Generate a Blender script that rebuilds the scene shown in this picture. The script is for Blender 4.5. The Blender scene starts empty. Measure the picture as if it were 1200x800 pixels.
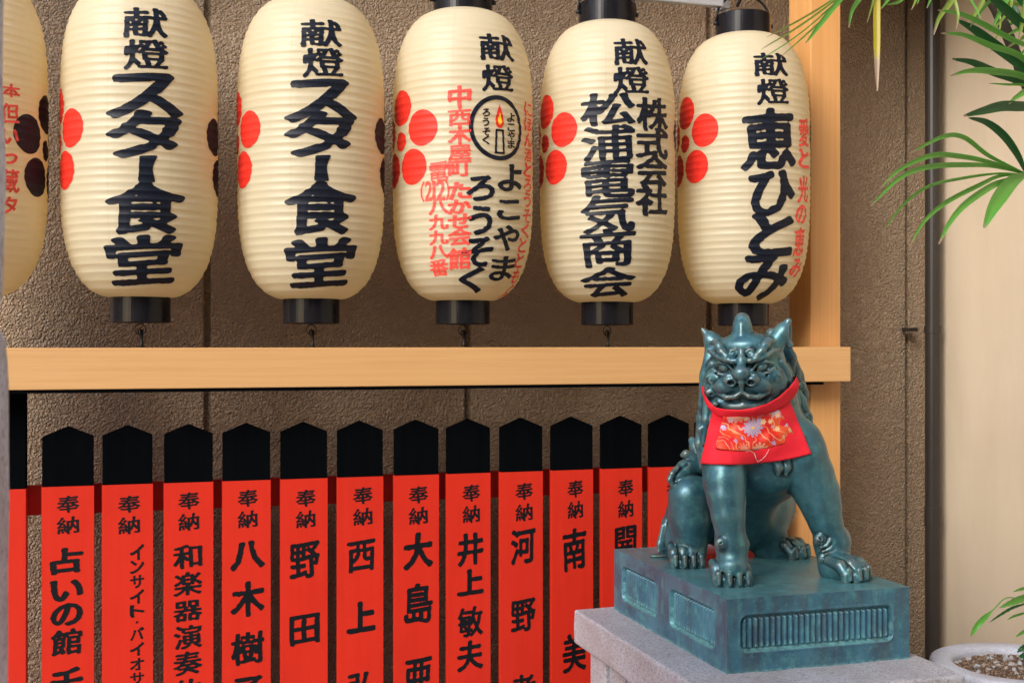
import bpy, bmesh, math, random, time
import numpy as np
from mathutils import Vector, Matrix
T0 = time.time()
random.seed(7)
SC = bpy.context.scene
# ------------------------------------------------------------------ camera
TH = math.radians(16.7)                 # camera looks 16.7 deg to the right of the wall's normal
FPX = 1400.0                            # focal length in pixels of a 1200 px wide picture
CAMH = 1.40
CT, ST = math.cos(TH), math.sin(TH)
cam_d = bpy.data.cameras.new('camera')
cam = bpy.data.objects.new('camera', cam_d)
SC.collection.objects.link(cam)
cam.location = (0, 0, CAMH)
cam.rotation_euler = (math.radians(90), 0, -TH)
cam_d.sensor_width = 36
cam_d.lens = 36 * FPX / 1200
cam_d.shift_y = 2 / 1200.0
cam_d.clip_start = .05
cam_d.clip_end = 400
cam_d.dof.use_dof = True
cam_d.dof.focus_distance = 2.8
cam_d.dof.aperture_fstop = 7.0
SC.camera = cam
# ------------------------------------------------------------------ light
SUN_DIR = Vector((-.74, -.60, .56)).normalized()      # towards the sun
SUN_EL = math.asin(SUN_DIR.z)
SUN_AZ = math.atan2(SUN_DIR.x, SUN_DIR.y)
w = bpy.data.worlds.new('World'); SC.world = w; w.use_nodes = True
nt = w.node_tree
sky = nt.nodes.new('ShaderNodeTexSky'); sky.sky_type = 'NISHITA'; sky.sun_disc = False
sky.sun_elevation = SUN_EL; sky.sun_rotation = SUN_AZ
sky.air_density = 1.2; sky.dust_density = 1.5; sky.ozone_density = 1.0
bg = nt.nodes['Background']; bg.inputs['Strength'].default_value = .115
nt.links.new(sky.outputs[0], bg.inputs[0])
sl = bpy.data.lights.new('sun', 'SUN'); sl.energy = 1.85; sl.angle = math.radians(32); sl.color = (1, .965, .92)
so = bpy.data.objects.new('sun', sl); SC.collection.objects.link(so)
so.rotation_euler = SUN_DIR.to_track_quat('Z', 'Y').to_euler()
SC.view_settings.view_transform = 'Standard'; SC.view_settings.look = 'None'
SC.view_settings.gamma = 1; SC.view_settings.exposure = 1.14
SC.cycles.max_bounces = 6
SC.cycles.use_denoising = True

# ------------------------------------------------------------------ measuring: photograph pixel -> point on the plane Y
def W(px, py, Y):
    x = px - 600.0
    Z = Y / (CT - x / FPX * ST)
    Xc = x / FPX * Z
    return Vector((Xc * CT + Z * ST, Y, CAMH - (py - 402) / FPX * Z))
def ZOF(px, Y):
    return Y / (CT - (px - 600.0) / FPX * ST)
def M_PX(px, Y):                         # metres per pixel there
    return ZOF(px, Y) / FPX
# ------------------------------------------------------------------ object helpers
def link(o): SC.collection.objects.link(o); return o
def empty(name, loc, label, cat, group=None, rz=0):
    o = bpy.data.objects.new(name, None); link(o); o.location = loc; o.rotation_euler = (0, 0, rz)
    o.empty_display_size = .05
    o['label'] = label; o['category'] = cat
    if group: o['group'] = group
    return o
def mesh_obj(name, V, F, mat, parent=None, smooth=False, origin=None, label=None, kind=None, cat=None):
    """V in world coordinates"""
    V = np.asarray(V, dtype=float).reshape(-1, 3)
    if parent is not None: org = Vector(parent.location)
    else: org = Vector(origin) if origin is not None else Vector((0, 0, 0))
    me = bpy.data.meshes.new(name)
    V = V - np.array(org[:])
    if isinstance(F, np.ndarray):
        n, k = F.shape
        me.vertices.add(len(V)); me.vertices.foreach_set('co', V.astype(np.float32).ravel())
        me.loops.add(n * k); me.loops.foreach_set('vertex_index', F.astype(np.int32).ravel())
        me.polygons.add(n); me.polygons.foreach_set('loop_start', np.arange(0, n * k, k, dtype=np.int32))
        me.update(calc_edges=True)
    else:
        me.from_pydata([tuple(v) for v in V], [], F)
    if smooth: me.polygons.foreach_set('use_smooth', [True] * len(me.polygons))
    me.validate()
    if mat: me.materials.append(mat)
    o = bpy.data.objects.new(name, me); link(o)
    if parent is not None: o.parent = parent
    else: o.location = org
    if label: o['label'] = label
    if kind: o['kind'] = kind
    if cat: o['category'] = cat
    return o
class MB:
    """collects shapes (world coordinates) for ONE mesh object"""
    def __init__(s): s.V = []; s.F = []
    def add(s, V, F):
        n = len(s.V); s.V += [tuple(v) for v in V]; s.F += [tuple(i + n for i in f) for f in F]
    def box(s, lo, hi, bev=0.0):
        bm = bmesh.new(); bmesh.ops.create_cube(bm, size=1)
        lo = Vector(lo); hi = Vector(hi); c = (lo + hi) / 2; d = hi - lo
        for v in bm.verts: v.co = Vector((v.co.x * d.x, v.co.y * d.y, v.co.z * d.z)) + c
        if bev: bmesh.ops.bevel(bm, geom=list(bm.edges), offset=bev, segments=2, profile=.6, affect='EDGES')
        bm.verts.index_update()
        s.add([v.co[:] for v in bm.verts], [[v.index for v in f.verts] for f in bm.faces]); bm.free()
    def tube(s, pts, r, n=10, cap=True):
        pts = [Vector(p) for p in pts]; R = r if isinstance(r, (list, tuple)) else [r] * len(pts)
        V = []; up = Vector((0, 0, 1))
        pn = None
        for i, p in enumerate(pts):
            t = (pts[min(i + 1, len(pts) - 1)] - pts[max(i - 1, 0)]).normalized()
            if pn is None: a = t.cross(up if abs(t.z) < .9 else Vector((1, 0, 0))).normalized()
            else: a = (pn - t * pn.dot(t)).normalized()
            pn = a; b = t.cross(a)
            for k in range(n):
                g = 2 * math.pi * k / n; V.append(p + (a * math.cos(g) + b * math.sin(g)) * R[i])
        F = [(i * n + k, i * n + (k + 1) % n, (i + 1) * n + (k + 1) % n, (i + 1) * n + k) for i in range(len(pts) - 1) for k in range(n)]
        if cap: F += [tuple(range(n))[::-1], tuple((len(pts) - 1) * n + k for k in range(n))]
        s.add(V, F)
    def lathe(s, c, prof, n=48):
        V = []; c = Vector(c)
        for r, z in prof:
            for k in range(n):
                g = 2 * math.pi * k / n; V.append(c + Vector((r * math.cos(g), r * math.sin(g), z)))
        F = [(i * n + k, i * n + (k + 1) % n, (i + 1) * n + (k + 1) % n, (i + 1) * n + k) for i in range(len(prof) - 1) for k in range(n)]
        s.add(V, F)
    def prism(s, poly, y0, y1):            # poly in (x,z), extruded along y
        n = len(poly)
        V = [(x, y0, z) for x, z in poly] + [(x, y1, z) for x, z in poly]
        F = [tuple(range(n)), tuple(range(n, 2 * n))[::-1]] + [(i, i + n, (i + 1) % n + n, (i + 1) % n) for i in range(n)]
        s.add(V, F)
    def build(s, name, mat, parent=None, **k): return mesh_obj(name, s.V, s.F, mat, parent, **k)

# ------------------------------------------------------------------ materials
class NT:
    def __init__(s, name):
        s.m = bpy.data.materials.new(name); s.m.use_nodes = True; s.t = s.m.node_tree
        s.p = s.t.nodes['Principled BSDF']; s.out = s.t.nodes['Material Output']
        s.tc = s.t.nodes.new('ShaderNodeTexCoord'); s.co = s.tc.outputs['Object']
    def n(s, typ, ins=None, **props):
        x = s.t.nodes.new(typ)
        for k, v in props.items(): setattr(x, k, v)
        for k, v in (ins or {}).items():
            if hasattr(v, 'is_output') or isinstance(v, bpy.types.NodeSocket): s.t.links.new(v, x.inputs[k])
            else: x.inputs[k].default_value = v
        return x
    def pset(s, k, v):
        if isinstance(v, bpy.types.NodeSocket): s.t.links.new(v, s.p.inputs[k])
        else: s.p.inputs[k].default_value = v
    def geo(s): s.co = s.n('ShaderNodeNewGeometry').outputs['Position']; return s.co
    def scale(s, v, co=None): return s.n('ShaderNodeMapping', {'Vector': co or s.co, 'Scale': v}).outputs[0]
    def noise(s, sc, det=4, rough=.55, co=None, dist=0):
        return s.n('ShaderNodeTexNoise', {'Vector': co or s.co, 'Scale': sc, 'Detail': det, 'Roughness': rough, 'Distortion': dist}).outputs['Fac']
    def vor(s, sc, co=None, feat='F1', out='Distance', rnd=1):
        return s.n('ShaderNodeTexVoronoi', {'Vector': co or s.co, 'Scale': sc, 'Randomness': rnd}, feature=feat).outputs[out]
    def ramp(s, f, stops):
        r = s.n('ShaderNodeValToRGB', {'Fac': f}); e = r.color_ramp.elements
        while len(e) < len(stops): e.new(.5)
        for i, (p, c) in enumerate(stops):
            e[i].position = p; e[i].color = (c if isinstance(c, tuple) else (c, c, c)) + (1,) if not (isinstance(c, tuple) and len(c) == 4) else c
        return r.outputs[0]
    def mix(s, f, a, b, mode='MIX'):
        x = s.t.nodes.new('ShaderNodeMix'); x.data_type = 'RGBA'; x.blend_type = mode
        for i, v in ((0, f), (6, a), (7, b)):
            if isinstance(v, bpy.types.NodeSocket): s.t.links.new(v, x.inputs[i])
            else: x.inputs[i].default_value = (v + (1,)) if isinstance(v, tuple) else v
        return x.outputs[2]
    def math(s, op, a, b=0.0, clamp=False):
        x = s.n('ShaderNodeMath', {0: a, 1: b}, operation=op); x.use_clamp = clamp; return x.outputs[0]
    def bump(s, h, strength, dist=.001, normal=None):
        b = s.n('ShaderNodeBump', {'Height': h, 'Strength': strength, 'Distance': dist})
        if normal: s.t.links.new(normal, b.inputs['Normal'])
        s.pset('Normal', b.outputs[0]); return b.outputs[0]
def simple(name, col, rough=.5, metal=0.0, var=.12, sc=30, spec=.5, bump=0.0):
    m = NT(name); f = m.noise(sc)
    dark = tuple(c * (1 - var) for c in col); lite = tuple(min(1, c * (1 + var)) for c in col)
    m.pset('Base Color', m.mix(f, dark, lite)); m.pset('Roughness', rough); m.pset('Metallic', metal)
    m.pset('Specular IOR Level', spec)
    if bump: m.bump(m.noise(sc * 6), bump, .001)
    return m.m

# paper of the lanterns ------------------------------------------------
m = NT('lantern_paper')
n1 = m.noise(9, 5); n2 = m.noise(160, 3, .6)
c = m.mix(n1, (.82, .75, .53), (.88, .83, .65))
sep = m.n('ShaderNodeSeparateXYZ', {'Vector': m.co})
ang = m.math('ARCTAN2', sep.outputs[1], sep.outputs[0])
fr = m.math('FRACT', m.math('MULTIPLY', ang, 8 / (2 * math.pi)))
seam = m.math('LESS_THAN', m.math('ABSOLUTE', m.math('SUBTRACT', fr, .5)), .012)
c = m.mix(m.math('MULTIPLY', seam, .35), c, (.70, .58, .36))
c = m.mix(m.math('MULTIPLY', n2, .18), c, (.60, .50, .30))
stain = m.ramp(m.noise(4, 3), [(.5, 0.0), (.75, 1.0)])
c = m.mix(m.math('MULTIPLY', stain, .25), c, (.74, .60, .34))
m.pset('Base Color', c); m.pset('Roughness', .38); m.pset('Specular IOR Level', .6)
cyl = m.n('ShaderNodeCombineXYZ', {0: m.math('MULTIPLY', ang, .186), 1: 0.0, 2: m.math('MULTIPLY', sep.outputs[2], .22)}).outputs[0]
pleat = m.noise(70, 4, .65, cyl); m.bump(m.math('ADD', pleat, m.math('MULTIPLY', n2, .4)), .45, .0022)
tr = m.n('ShaderNodeBsdfTranslucent', {'Color': (.95, .76, .42, 1)})
mx = m.n('ShaderNodeMixShader', {0: .50, 1: m.p.outputs[0], 2: tr.outputs[0]})
m.t.links.new(mx.outputs[0], m.out.inputs['Surface'])
PAPER = m.m
def ink(name, col, rough=.45):
    m = NT(name); f = m.noise(60, 4)
    m.pset('Base Color', m.mix(f, tuple(x * .75 for x in col), tuple(x * 1.35 for x in col))); m.pset('Roughness', rough); m.pset('Specular IOR Level', .25)
    return m.m
INK = ink('black_ink', (.0045, .0065, .014), .5)
INKB = ink('board_ink', (.004, .005, .007), .5)
RED_INK = ink('red_ink', (.72, .030, .018), .5)
PINK_INK = ink('faded_red_ink', (.80, .075, .055), .5)
YELLOW_INK = ink('yellow_ink', (.9, .55, .03), .5)
LACQUER = NT('black_lacquer')
_n = LACQUER.noise(40, 3)
LACQUER.pset('Base Color', LACQUER.mix(_n, (.006, .006, .008), (.014, .012, .014))); LACQUER.pset('Roughness', LACQUER.ramp(LACQUER.noise(25), [(.3, .16), (.8, .30)]))
LACQUER.pset('Specular IOR Level', .22); LACQUER = LACQUER.m
WIRE = simple('black_wire', (.010, .010, .011), .45, .3)
STEEL = simple('steel', (.55, .57, .63), .35, .7, .1)
# stucco ----------------------------------------------------------------
def stucco(name, a, b, rough, amp):
    m = NT(name); m.geo()
    wv = m.noise(24, 4, .6)
    warp = m.n('ShaderNodeVectorMath', {0: m.co, 1: m.n('ShaderNodeTexNoise', {'Vector': m.co, 'Scale': 60.0, 'Detail': 2.0}).outputs['Color']}, operation='MULTIPLY_ADD')
    warp.inputs[1].default_value = (1, 1, 1)
    nn = m.n('ShaderNodeTexNoise', {'Vector': m.co, 'Scale': 50.0, 'Detail': 3.0}).outputs['Color']
    off = m.n('ShaderNodeVectorMath', {0: nn}, operation='SCALE'); off.inputs['Scale'].default_value = .02
    co2 = m.n('ShaderNodeVectorMath', {0: m.co, 1: off.outputs[0]}, operation='ADD').outputs[0]
    def pebbles(sc, seed):
        co = m.n('ShaderNodeVectorMath', {0: co2}, operation='ADD'); co.inputs[1].default_value = (seed, seed * 2, 0); co = co.outputs[0]
        d = m.vor(sc, co); r = m.n('ShaderNodeSeparateColor', {0: m.vor(sc, co, 'F1', 'Color')}).outputs[0]
        k = m.math('SUBTRACT', m.math('ADD', .35, m.math('MULTIPLY', r, .55)), d, True)
        return m.math('POWER', k, .7)
    off.inputs['Scale'].default_value = .006
    h = m.math('ADD', pebbles(120, 0), m.math('MULTIPLY', pebbles(185, 3), .8))
    h = m.math('ADD', h, m.math('MULTIPLY', m.noise(420, 2, .6), .25)); h = m.math('ADD', h, m.math('MULTIPLY', m.noise(35, 2), .7))
    c = m.mix(wv, a, b)
    st = m.ramp(m.noise(3.2, 4, .6, m.scale((1, 1, .35))), [(.42, 0.0), (.7, 1.0)])
    c = m.mix(m.math('MULTIPLY', st, .28), c, tuple(x * .55 for x in a))
    m.pset('Base Color', c); m.pset('Roughness', rough); m.pset('Specular IOR Level', .85)
    m.bump(h, 1.0, amp)
    return m.m
STUCCO = stucco('brown_stucco', (.33, .225, .135), (.42, .30, .19), .42, .0060)
STUCCO_D = stucco('dark_stucco', (.045, .036, .028), (.065, .05, .038), .5, .003)
BEIGE = NT('beige_render'); BEIGE.geo()
_a = BEIGE.noise(2.0, 4); _b = BEIGE.noise(230, 3)
_c = BEIGE.mix(_a, (.56, .45, .32), (.65, .54, .40))
_s = BEIGE.ramp(BEIGE.noise(6, 5, .6, BEIGE.scale((1, 1, .25))), [(.45, 0.0), (.75, 1.0)])
_c = BEIGE.mix(BEIGE.math('MULTIPLY', _s, .32), _c, (.42, .32, .21))
BEIGE.pset('Base Color', _c); BEIGE.pset('Roughness', .7); BEIGE.bump(_b, .25, .002); BEIGE = BEIGE.m
# timber ----------------------------------------------------------------
def timber(name, axis, a=(.56, .29, .105), b=(.66, .385, .165)):
    m = NT(name); m.geo()
    sc = {'x': (.9, 45, 45), 'z': (45, 45, .9)}[axis]
    co = m.scale(sc)
    g = m.noise(2.2, 5, .6, co, .6); fine = m.noise(16, 4, .7, co)
    c = m.mix(m.ramp(g, [(.2, 0.0), (.8, 1.0)]), a, b)
    c = m.mix(m.math('MULTIPLY', fine, .22), c, tuple(x * .62 for x in a))
    kn = m.ramp(m.noise(5, 2, .5, m.scale({'x': (.5, 1, 2.4), 'z': (2.4, 1, .5)}[axis])), [(.62, 0.0), (.74, 1.0)])
    c = m.mix(m.math('MULTIPLY', kn, .22), c, (.50, .25, .09))
    m.pset('Base Color', c); m.pset('Roughness', .48); m.bump(fine, .25, .0006)
    return m.m
WOOD_X = timber('cypress_beam', 'x'); WOOD_Z = timber('cypress_post', 'z', (.58, .27, .085), (.72, .38, .14))
def paint(name, a, b, rough, spec=.18):
    m = NT(name); m.geo()
    g = m.noise(3, 4, .6, m.scale((14, 14, 1.3))); f = m.noise(260, 3, .6); big = m.noise(5, 4)
    c = m.mix(g, a, b); c = m.mix(m.math('MULTIPLY', m.ramp(big, [(.45, 0.0), (.75, 1.0)]), .22), c, tuple(x * .7 for x in a))
    m.pset('Base Color', c); m.pset('Roughness', rough); m.pset('Specular IOR Level', spec); m.bump(m.math('ADD', f, m.math('MULTIPLY', g, 1.5)), .22, .0006)
    return m.m
VERM = paint('vermilion_paint', (.52, .020, .009), (.62, .030, .013), .5)
BLACKP = paint('black_paint', (.0016, .002, .0026), (.0035, .004, .005), .6, .0)
# stone -----------------------------------------------------------------
def granite(name, a, b, d, sc=1.0, rough=.62):
    m = NT(name); m.geo()
    v = m.noise(210 * sc, 3, .75); v2 = m.vor(330 * sc, None, 'F1', 'Color'); big = m.noise(7, 5, .6)
    c = m.mix(m.ramp(v, [(.35, 0.0), (.65, 1.0)]), a, b)
    sp = m.ramp(m.n('ShaderNodeSeparateColor', {0: v2}).outputs[0], [(.80, 0.0), (.86, 1.0)])
    c = m.mix(m.math('MULTIPLY', sp, .6), c, d)
    c = m.mix(m.math('MULTIPLY', m.ramp(big, [(.4, 0.0), (.7, 1.0)]), .45), c, (.25, .20, .18))
    m.pset('Base Color', c); m.pset('Roughness', rough); m.bump(m.math('ADD', v, big), .5, .0012)
    return m.m
GRANITE = granite('granite', (.30, .295, .33), (.50, .50, .55), (.13, .12, .13))
GRANITE_B = granite('blue_granite', (.50, .55, .66), (.70, .75, .84), (.12, .12, .15), .5)
PAVE = granite('paving_stone', (.24, .23, .21), (.34, .32, .30), (.12, .11, .10), .6)
BOWL = granite('bowl_stone', (.42, .45, .54), (.58, .61, .70), (.33, .33, .38), 1.2, .5)
SOIL = simple('soil', (.10, .062, .038), .9, 0, .6, 90, .3, .6)
# bronze ----------------------------------------------------------------
def bronze(name, plinth=False):
    m = NT(name); m.geo()
    big = m.noise(9, 5, .6); mid = m.noise(38, 4, .6); fine = m.noise(260, 3)
    c = m.mix(m.ramp(big, [(.35, 0.0), (.65, 1.0)]), (.025, .090, .125), (.060, .175, .215))
    c = m.mix(m.ramp(mid, [(.50, 0.0), (.72, .75)]), c, (.085, .26, .24))
    drip = m.ramp(m.noise(5, 5, .65, m.scale((6, 6, 1.0))), [(.46, 0.0), (.62, 1.0)])
    speck = m.ramp(m.noise(150, 3, .7), [(.60, 0.0), (.68, 1.0)])
    if plinth:
        c = m.mix(1.0, c, (1.1, 1.15, 1.3), 'MULTIPLY')
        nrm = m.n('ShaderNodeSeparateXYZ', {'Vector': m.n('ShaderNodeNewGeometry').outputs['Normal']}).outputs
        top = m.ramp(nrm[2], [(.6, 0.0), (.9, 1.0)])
        c = m.mix(m.math('MULTIPLY', drip, .45), c, (.060, .048, .058))
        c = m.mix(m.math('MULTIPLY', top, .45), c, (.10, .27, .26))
        c = m.mix(m.math('MULTIPLY', speck, .4), c, (.16, .36, .34))
        wr = m.n('ShaderNodeAttribute', attribute_name='wear').outputs['Fac']
        c = m.mix(m.math('MULTIPLY', wr, m.ramp(m.noise(90, 4, .7), [(.38, 0.0), (.62, .9)])), c, (.22, .52, .52))
        m.pset('Metallic', .25); m.pset('Roughness', m.ramp(mid, [(.3, .36), (.7, .55)]))
    else:
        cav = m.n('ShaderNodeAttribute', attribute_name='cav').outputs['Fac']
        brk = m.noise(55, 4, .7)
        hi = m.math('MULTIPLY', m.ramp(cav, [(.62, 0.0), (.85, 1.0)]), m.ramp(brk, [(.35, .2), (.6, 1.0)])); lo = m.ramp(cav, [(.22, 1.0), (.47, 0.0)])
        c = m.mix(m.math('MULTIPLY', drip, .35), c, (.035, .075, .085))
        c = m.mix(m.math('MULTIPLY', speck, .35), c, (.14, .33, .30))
        c = m.mix(m.math('MULTIPLY', lo, .88), c, (.012, .022, .022))  # creases darkened in the colour: deep patina plus painted shade
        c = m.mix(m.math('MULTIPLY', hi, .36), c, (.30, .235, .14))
        m.pset('Metallic', .42); m.pset('Roughness', m.math('ADD', m.ramp(mid, [(.3, .29), (.75, .46)]), m.math('MULTIPLY', speck, .2)))
    m.pset('Base Color', c); m.bump(m.math('ADD', m.math('MULTIPLY', fine, .5), m.math('MULTIPLY', m.noise(120, 3, .7), 1.0)), .22, .0016)
    m.pset('Coat Weight', .25); m.pset('Coat Roughness', .25)
    return m.m
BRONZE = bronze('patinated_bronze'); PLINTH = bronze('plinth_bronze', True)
GILT = simple('worn_bronze', (.34, .24, .11), .3, .8, .3, 120)
VERDI = simple('pale_verdigris', (.16, .42, .40), .7, 0, .3, 80, .3, .4)
m = NT('red_cloth'); m.geo()
wv = m.n('ShaderNodeTexWave', {'Vector': m.co, 'Scale': 420.0, 'Distortion': .5}).outputs['Fac']
m.pset('Base Color', m.mix(m.noise(25), (.70, .006, .018), (.84, .010, .030))); m.pset('Roughness', .8); m.bump(m.math('ADD', m.noise(500, 2), wv), .25, .0005)
CLOTH = m.m
m = NT('brocade'); m.geo()
flat = m.scale((1, .25, 1))
wob = m.n('ShaderNodeTexNoise', {'Vector': m.co, 'Scale': 22.0, 'Detail': 2.0}).outputs['Color']
off = m.n('ShaderNodeVectorMath', {0: wob}, operation='SCALE'); off.inputs['Scale'].default_value = .05
co2 = m.n('ShaderNodeVectorMath', {0: flat, 1: off.outputs[0]}, operation='ADD').outputs[0]
c = m.mix(m.ramp(m.noise(26, 2), [(.45, 0.0), (.6, 1.0)]), (.66, .018, .015), (.80, .085, .02))
wave = m.n('ShaderNodeTexWave', {'Vector': co2, 'Scale': 24.0, 'Distortion': 9.0, 'Detail': 1.0}, bands_direction='DIAGONAL').outputs['Fac']
c = m.mix(m.ramp(wave, [(.92, 0.0), (.97, .7)]), c, (.82, .42, .20))
def flowers(c, sc, petals, size, cols, seed):
    co = m.n('ShaderNodeVectorMath', {0: flat}, operation='ADD'); co.inputs[1].default_value = (seed, 0, seed); co = co.outputs[0]
    v = m.n('ShaderNodeTexVoronoi', {'Vector': co, 'Scale': sc, 'Randomness': .8})
    dd = m.n('ShaderNodeVectorMath', {0: co, 1: v.outputs['Position']}, operation='SUBTRACT').outputs[0]
    sp_ = m.n('ShaderNodeSeparateXYZ', {'Vector': dd}).outputs
    an = m.math('ARCTAN2', sp_[2], sp_[0]); r_ = m.math('MULTIPLY', m.n('ShaderNodeVectorMath', {0: dd}, operation='LENGTH').outputs['Value'], sc)
    pet = m.math('ABSOLUTE', m.math('COSINE', m.math('MULTIPLY', an, petals / 2)))
    edge = m.math('ADD', size * .62, m.math('MULTIPLY', pet, size * .38))
    inside = m.math('LESS_THAN', r_, edge); line = m.math('MULTIPLY', m.math('LESS_THAN', pet, .30), m.math('GREATER_THAN', r_, size * .22))
    rnd = m.n('ShaderNodeSeparateColor', {0: v.outputs['Color']}).outputs
    has = m.math('GREATER_THAN', rnd[1], .35)
    col = m.ramp(rnd[0], [(.0, cols[0]), (.45, cols[1]), (.8, cols[2])])
    col = m.mix(m.math('MULTIPLY', line, .8), col, (.80, .60, .42)); col = m.mix(m.math('LESS_THAN', r_, size * .2), col, (.80, .50, .12))
    return m.mix(m.math('MULTIPLY', inside, has), c, col)
c = flowers(c, 21, 12, .46, ((.36, .30, .50), (.74, .30, .16), (.70, .07, .04)), 0)
c = flowers(c, 58, 6, .42, ((.80, .55, .36), (.78, .40, .16), (.40, .34, .56)), 3.3)
m.pset('Base Color', c); m.pset('Roughness', .42); m.bump(m.noise(400, 2), .3, .0005)
BROCADE = m.m
THREAD = simple('white_thread', (.8, .7, .65), .8)
def leafmat(name, a, b, tip=None):
    m = NT(name)
    at = m.n('ShaderNodeAttribute', attribute_name='t').outputs['Fac']
    st = m.n('ShaderNodeAttribute', attribute_name='s').outputs['Fac']
    m.geo()
    c = m.mix(m.noise(20, 3), a, b)
    vein = m.math('SINE', m.math('MULTIPLY', st, 40.0))
    c = m.mix(m.math('MULTIPLY', m.math('ADD', vein, 1.0), .12), c, tuple(min(1, x * 1.8) for x in b))
    if tip:
        c = m.mix(m.ramp(m.math('ADD', at, m.math('MULTIPLY', m.math('SUBTRACT', m.noise(60, 3), .5), .12)), [(tip, 0.0), (min(.99, tip + .05), 1.0)]), c, (.42, .30, .20))
    m.pset('Base Color', c); m.pset('Roughness', .38)
    tr = m.n('ShaderNodeBsdfTranslucent', {'Color': c})
    mx = m.n('ShaderNodeMixShader', {0: .42, 1: m.p.outputs[0], 2: tr.outputs[0]})
    m.t.links.new(mx.outputs[0], m.out.inputs['Surface'])
    return m.m
LEAF = leafmat('palm_leaf', (.08, .30, .035), (.15, .42, .06), .95)
LEAF_D = leafmat('dark_palm_leaf', (.012, .075, .022), (.025, .12, .03), .97)
LEAF_Y = leafmat('yellow_palm_leaf', (.42, .36, .02), (.58, .47, .04), .75)
LEAF_G = leafmat('yellowgreen_leaf', (.17, .30, .04), (.28, .38, .07), .9)
STEM = simple('palm_stem', (.035, .028, .018), .8, 0, .5, 60, .3, .8)

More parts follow.
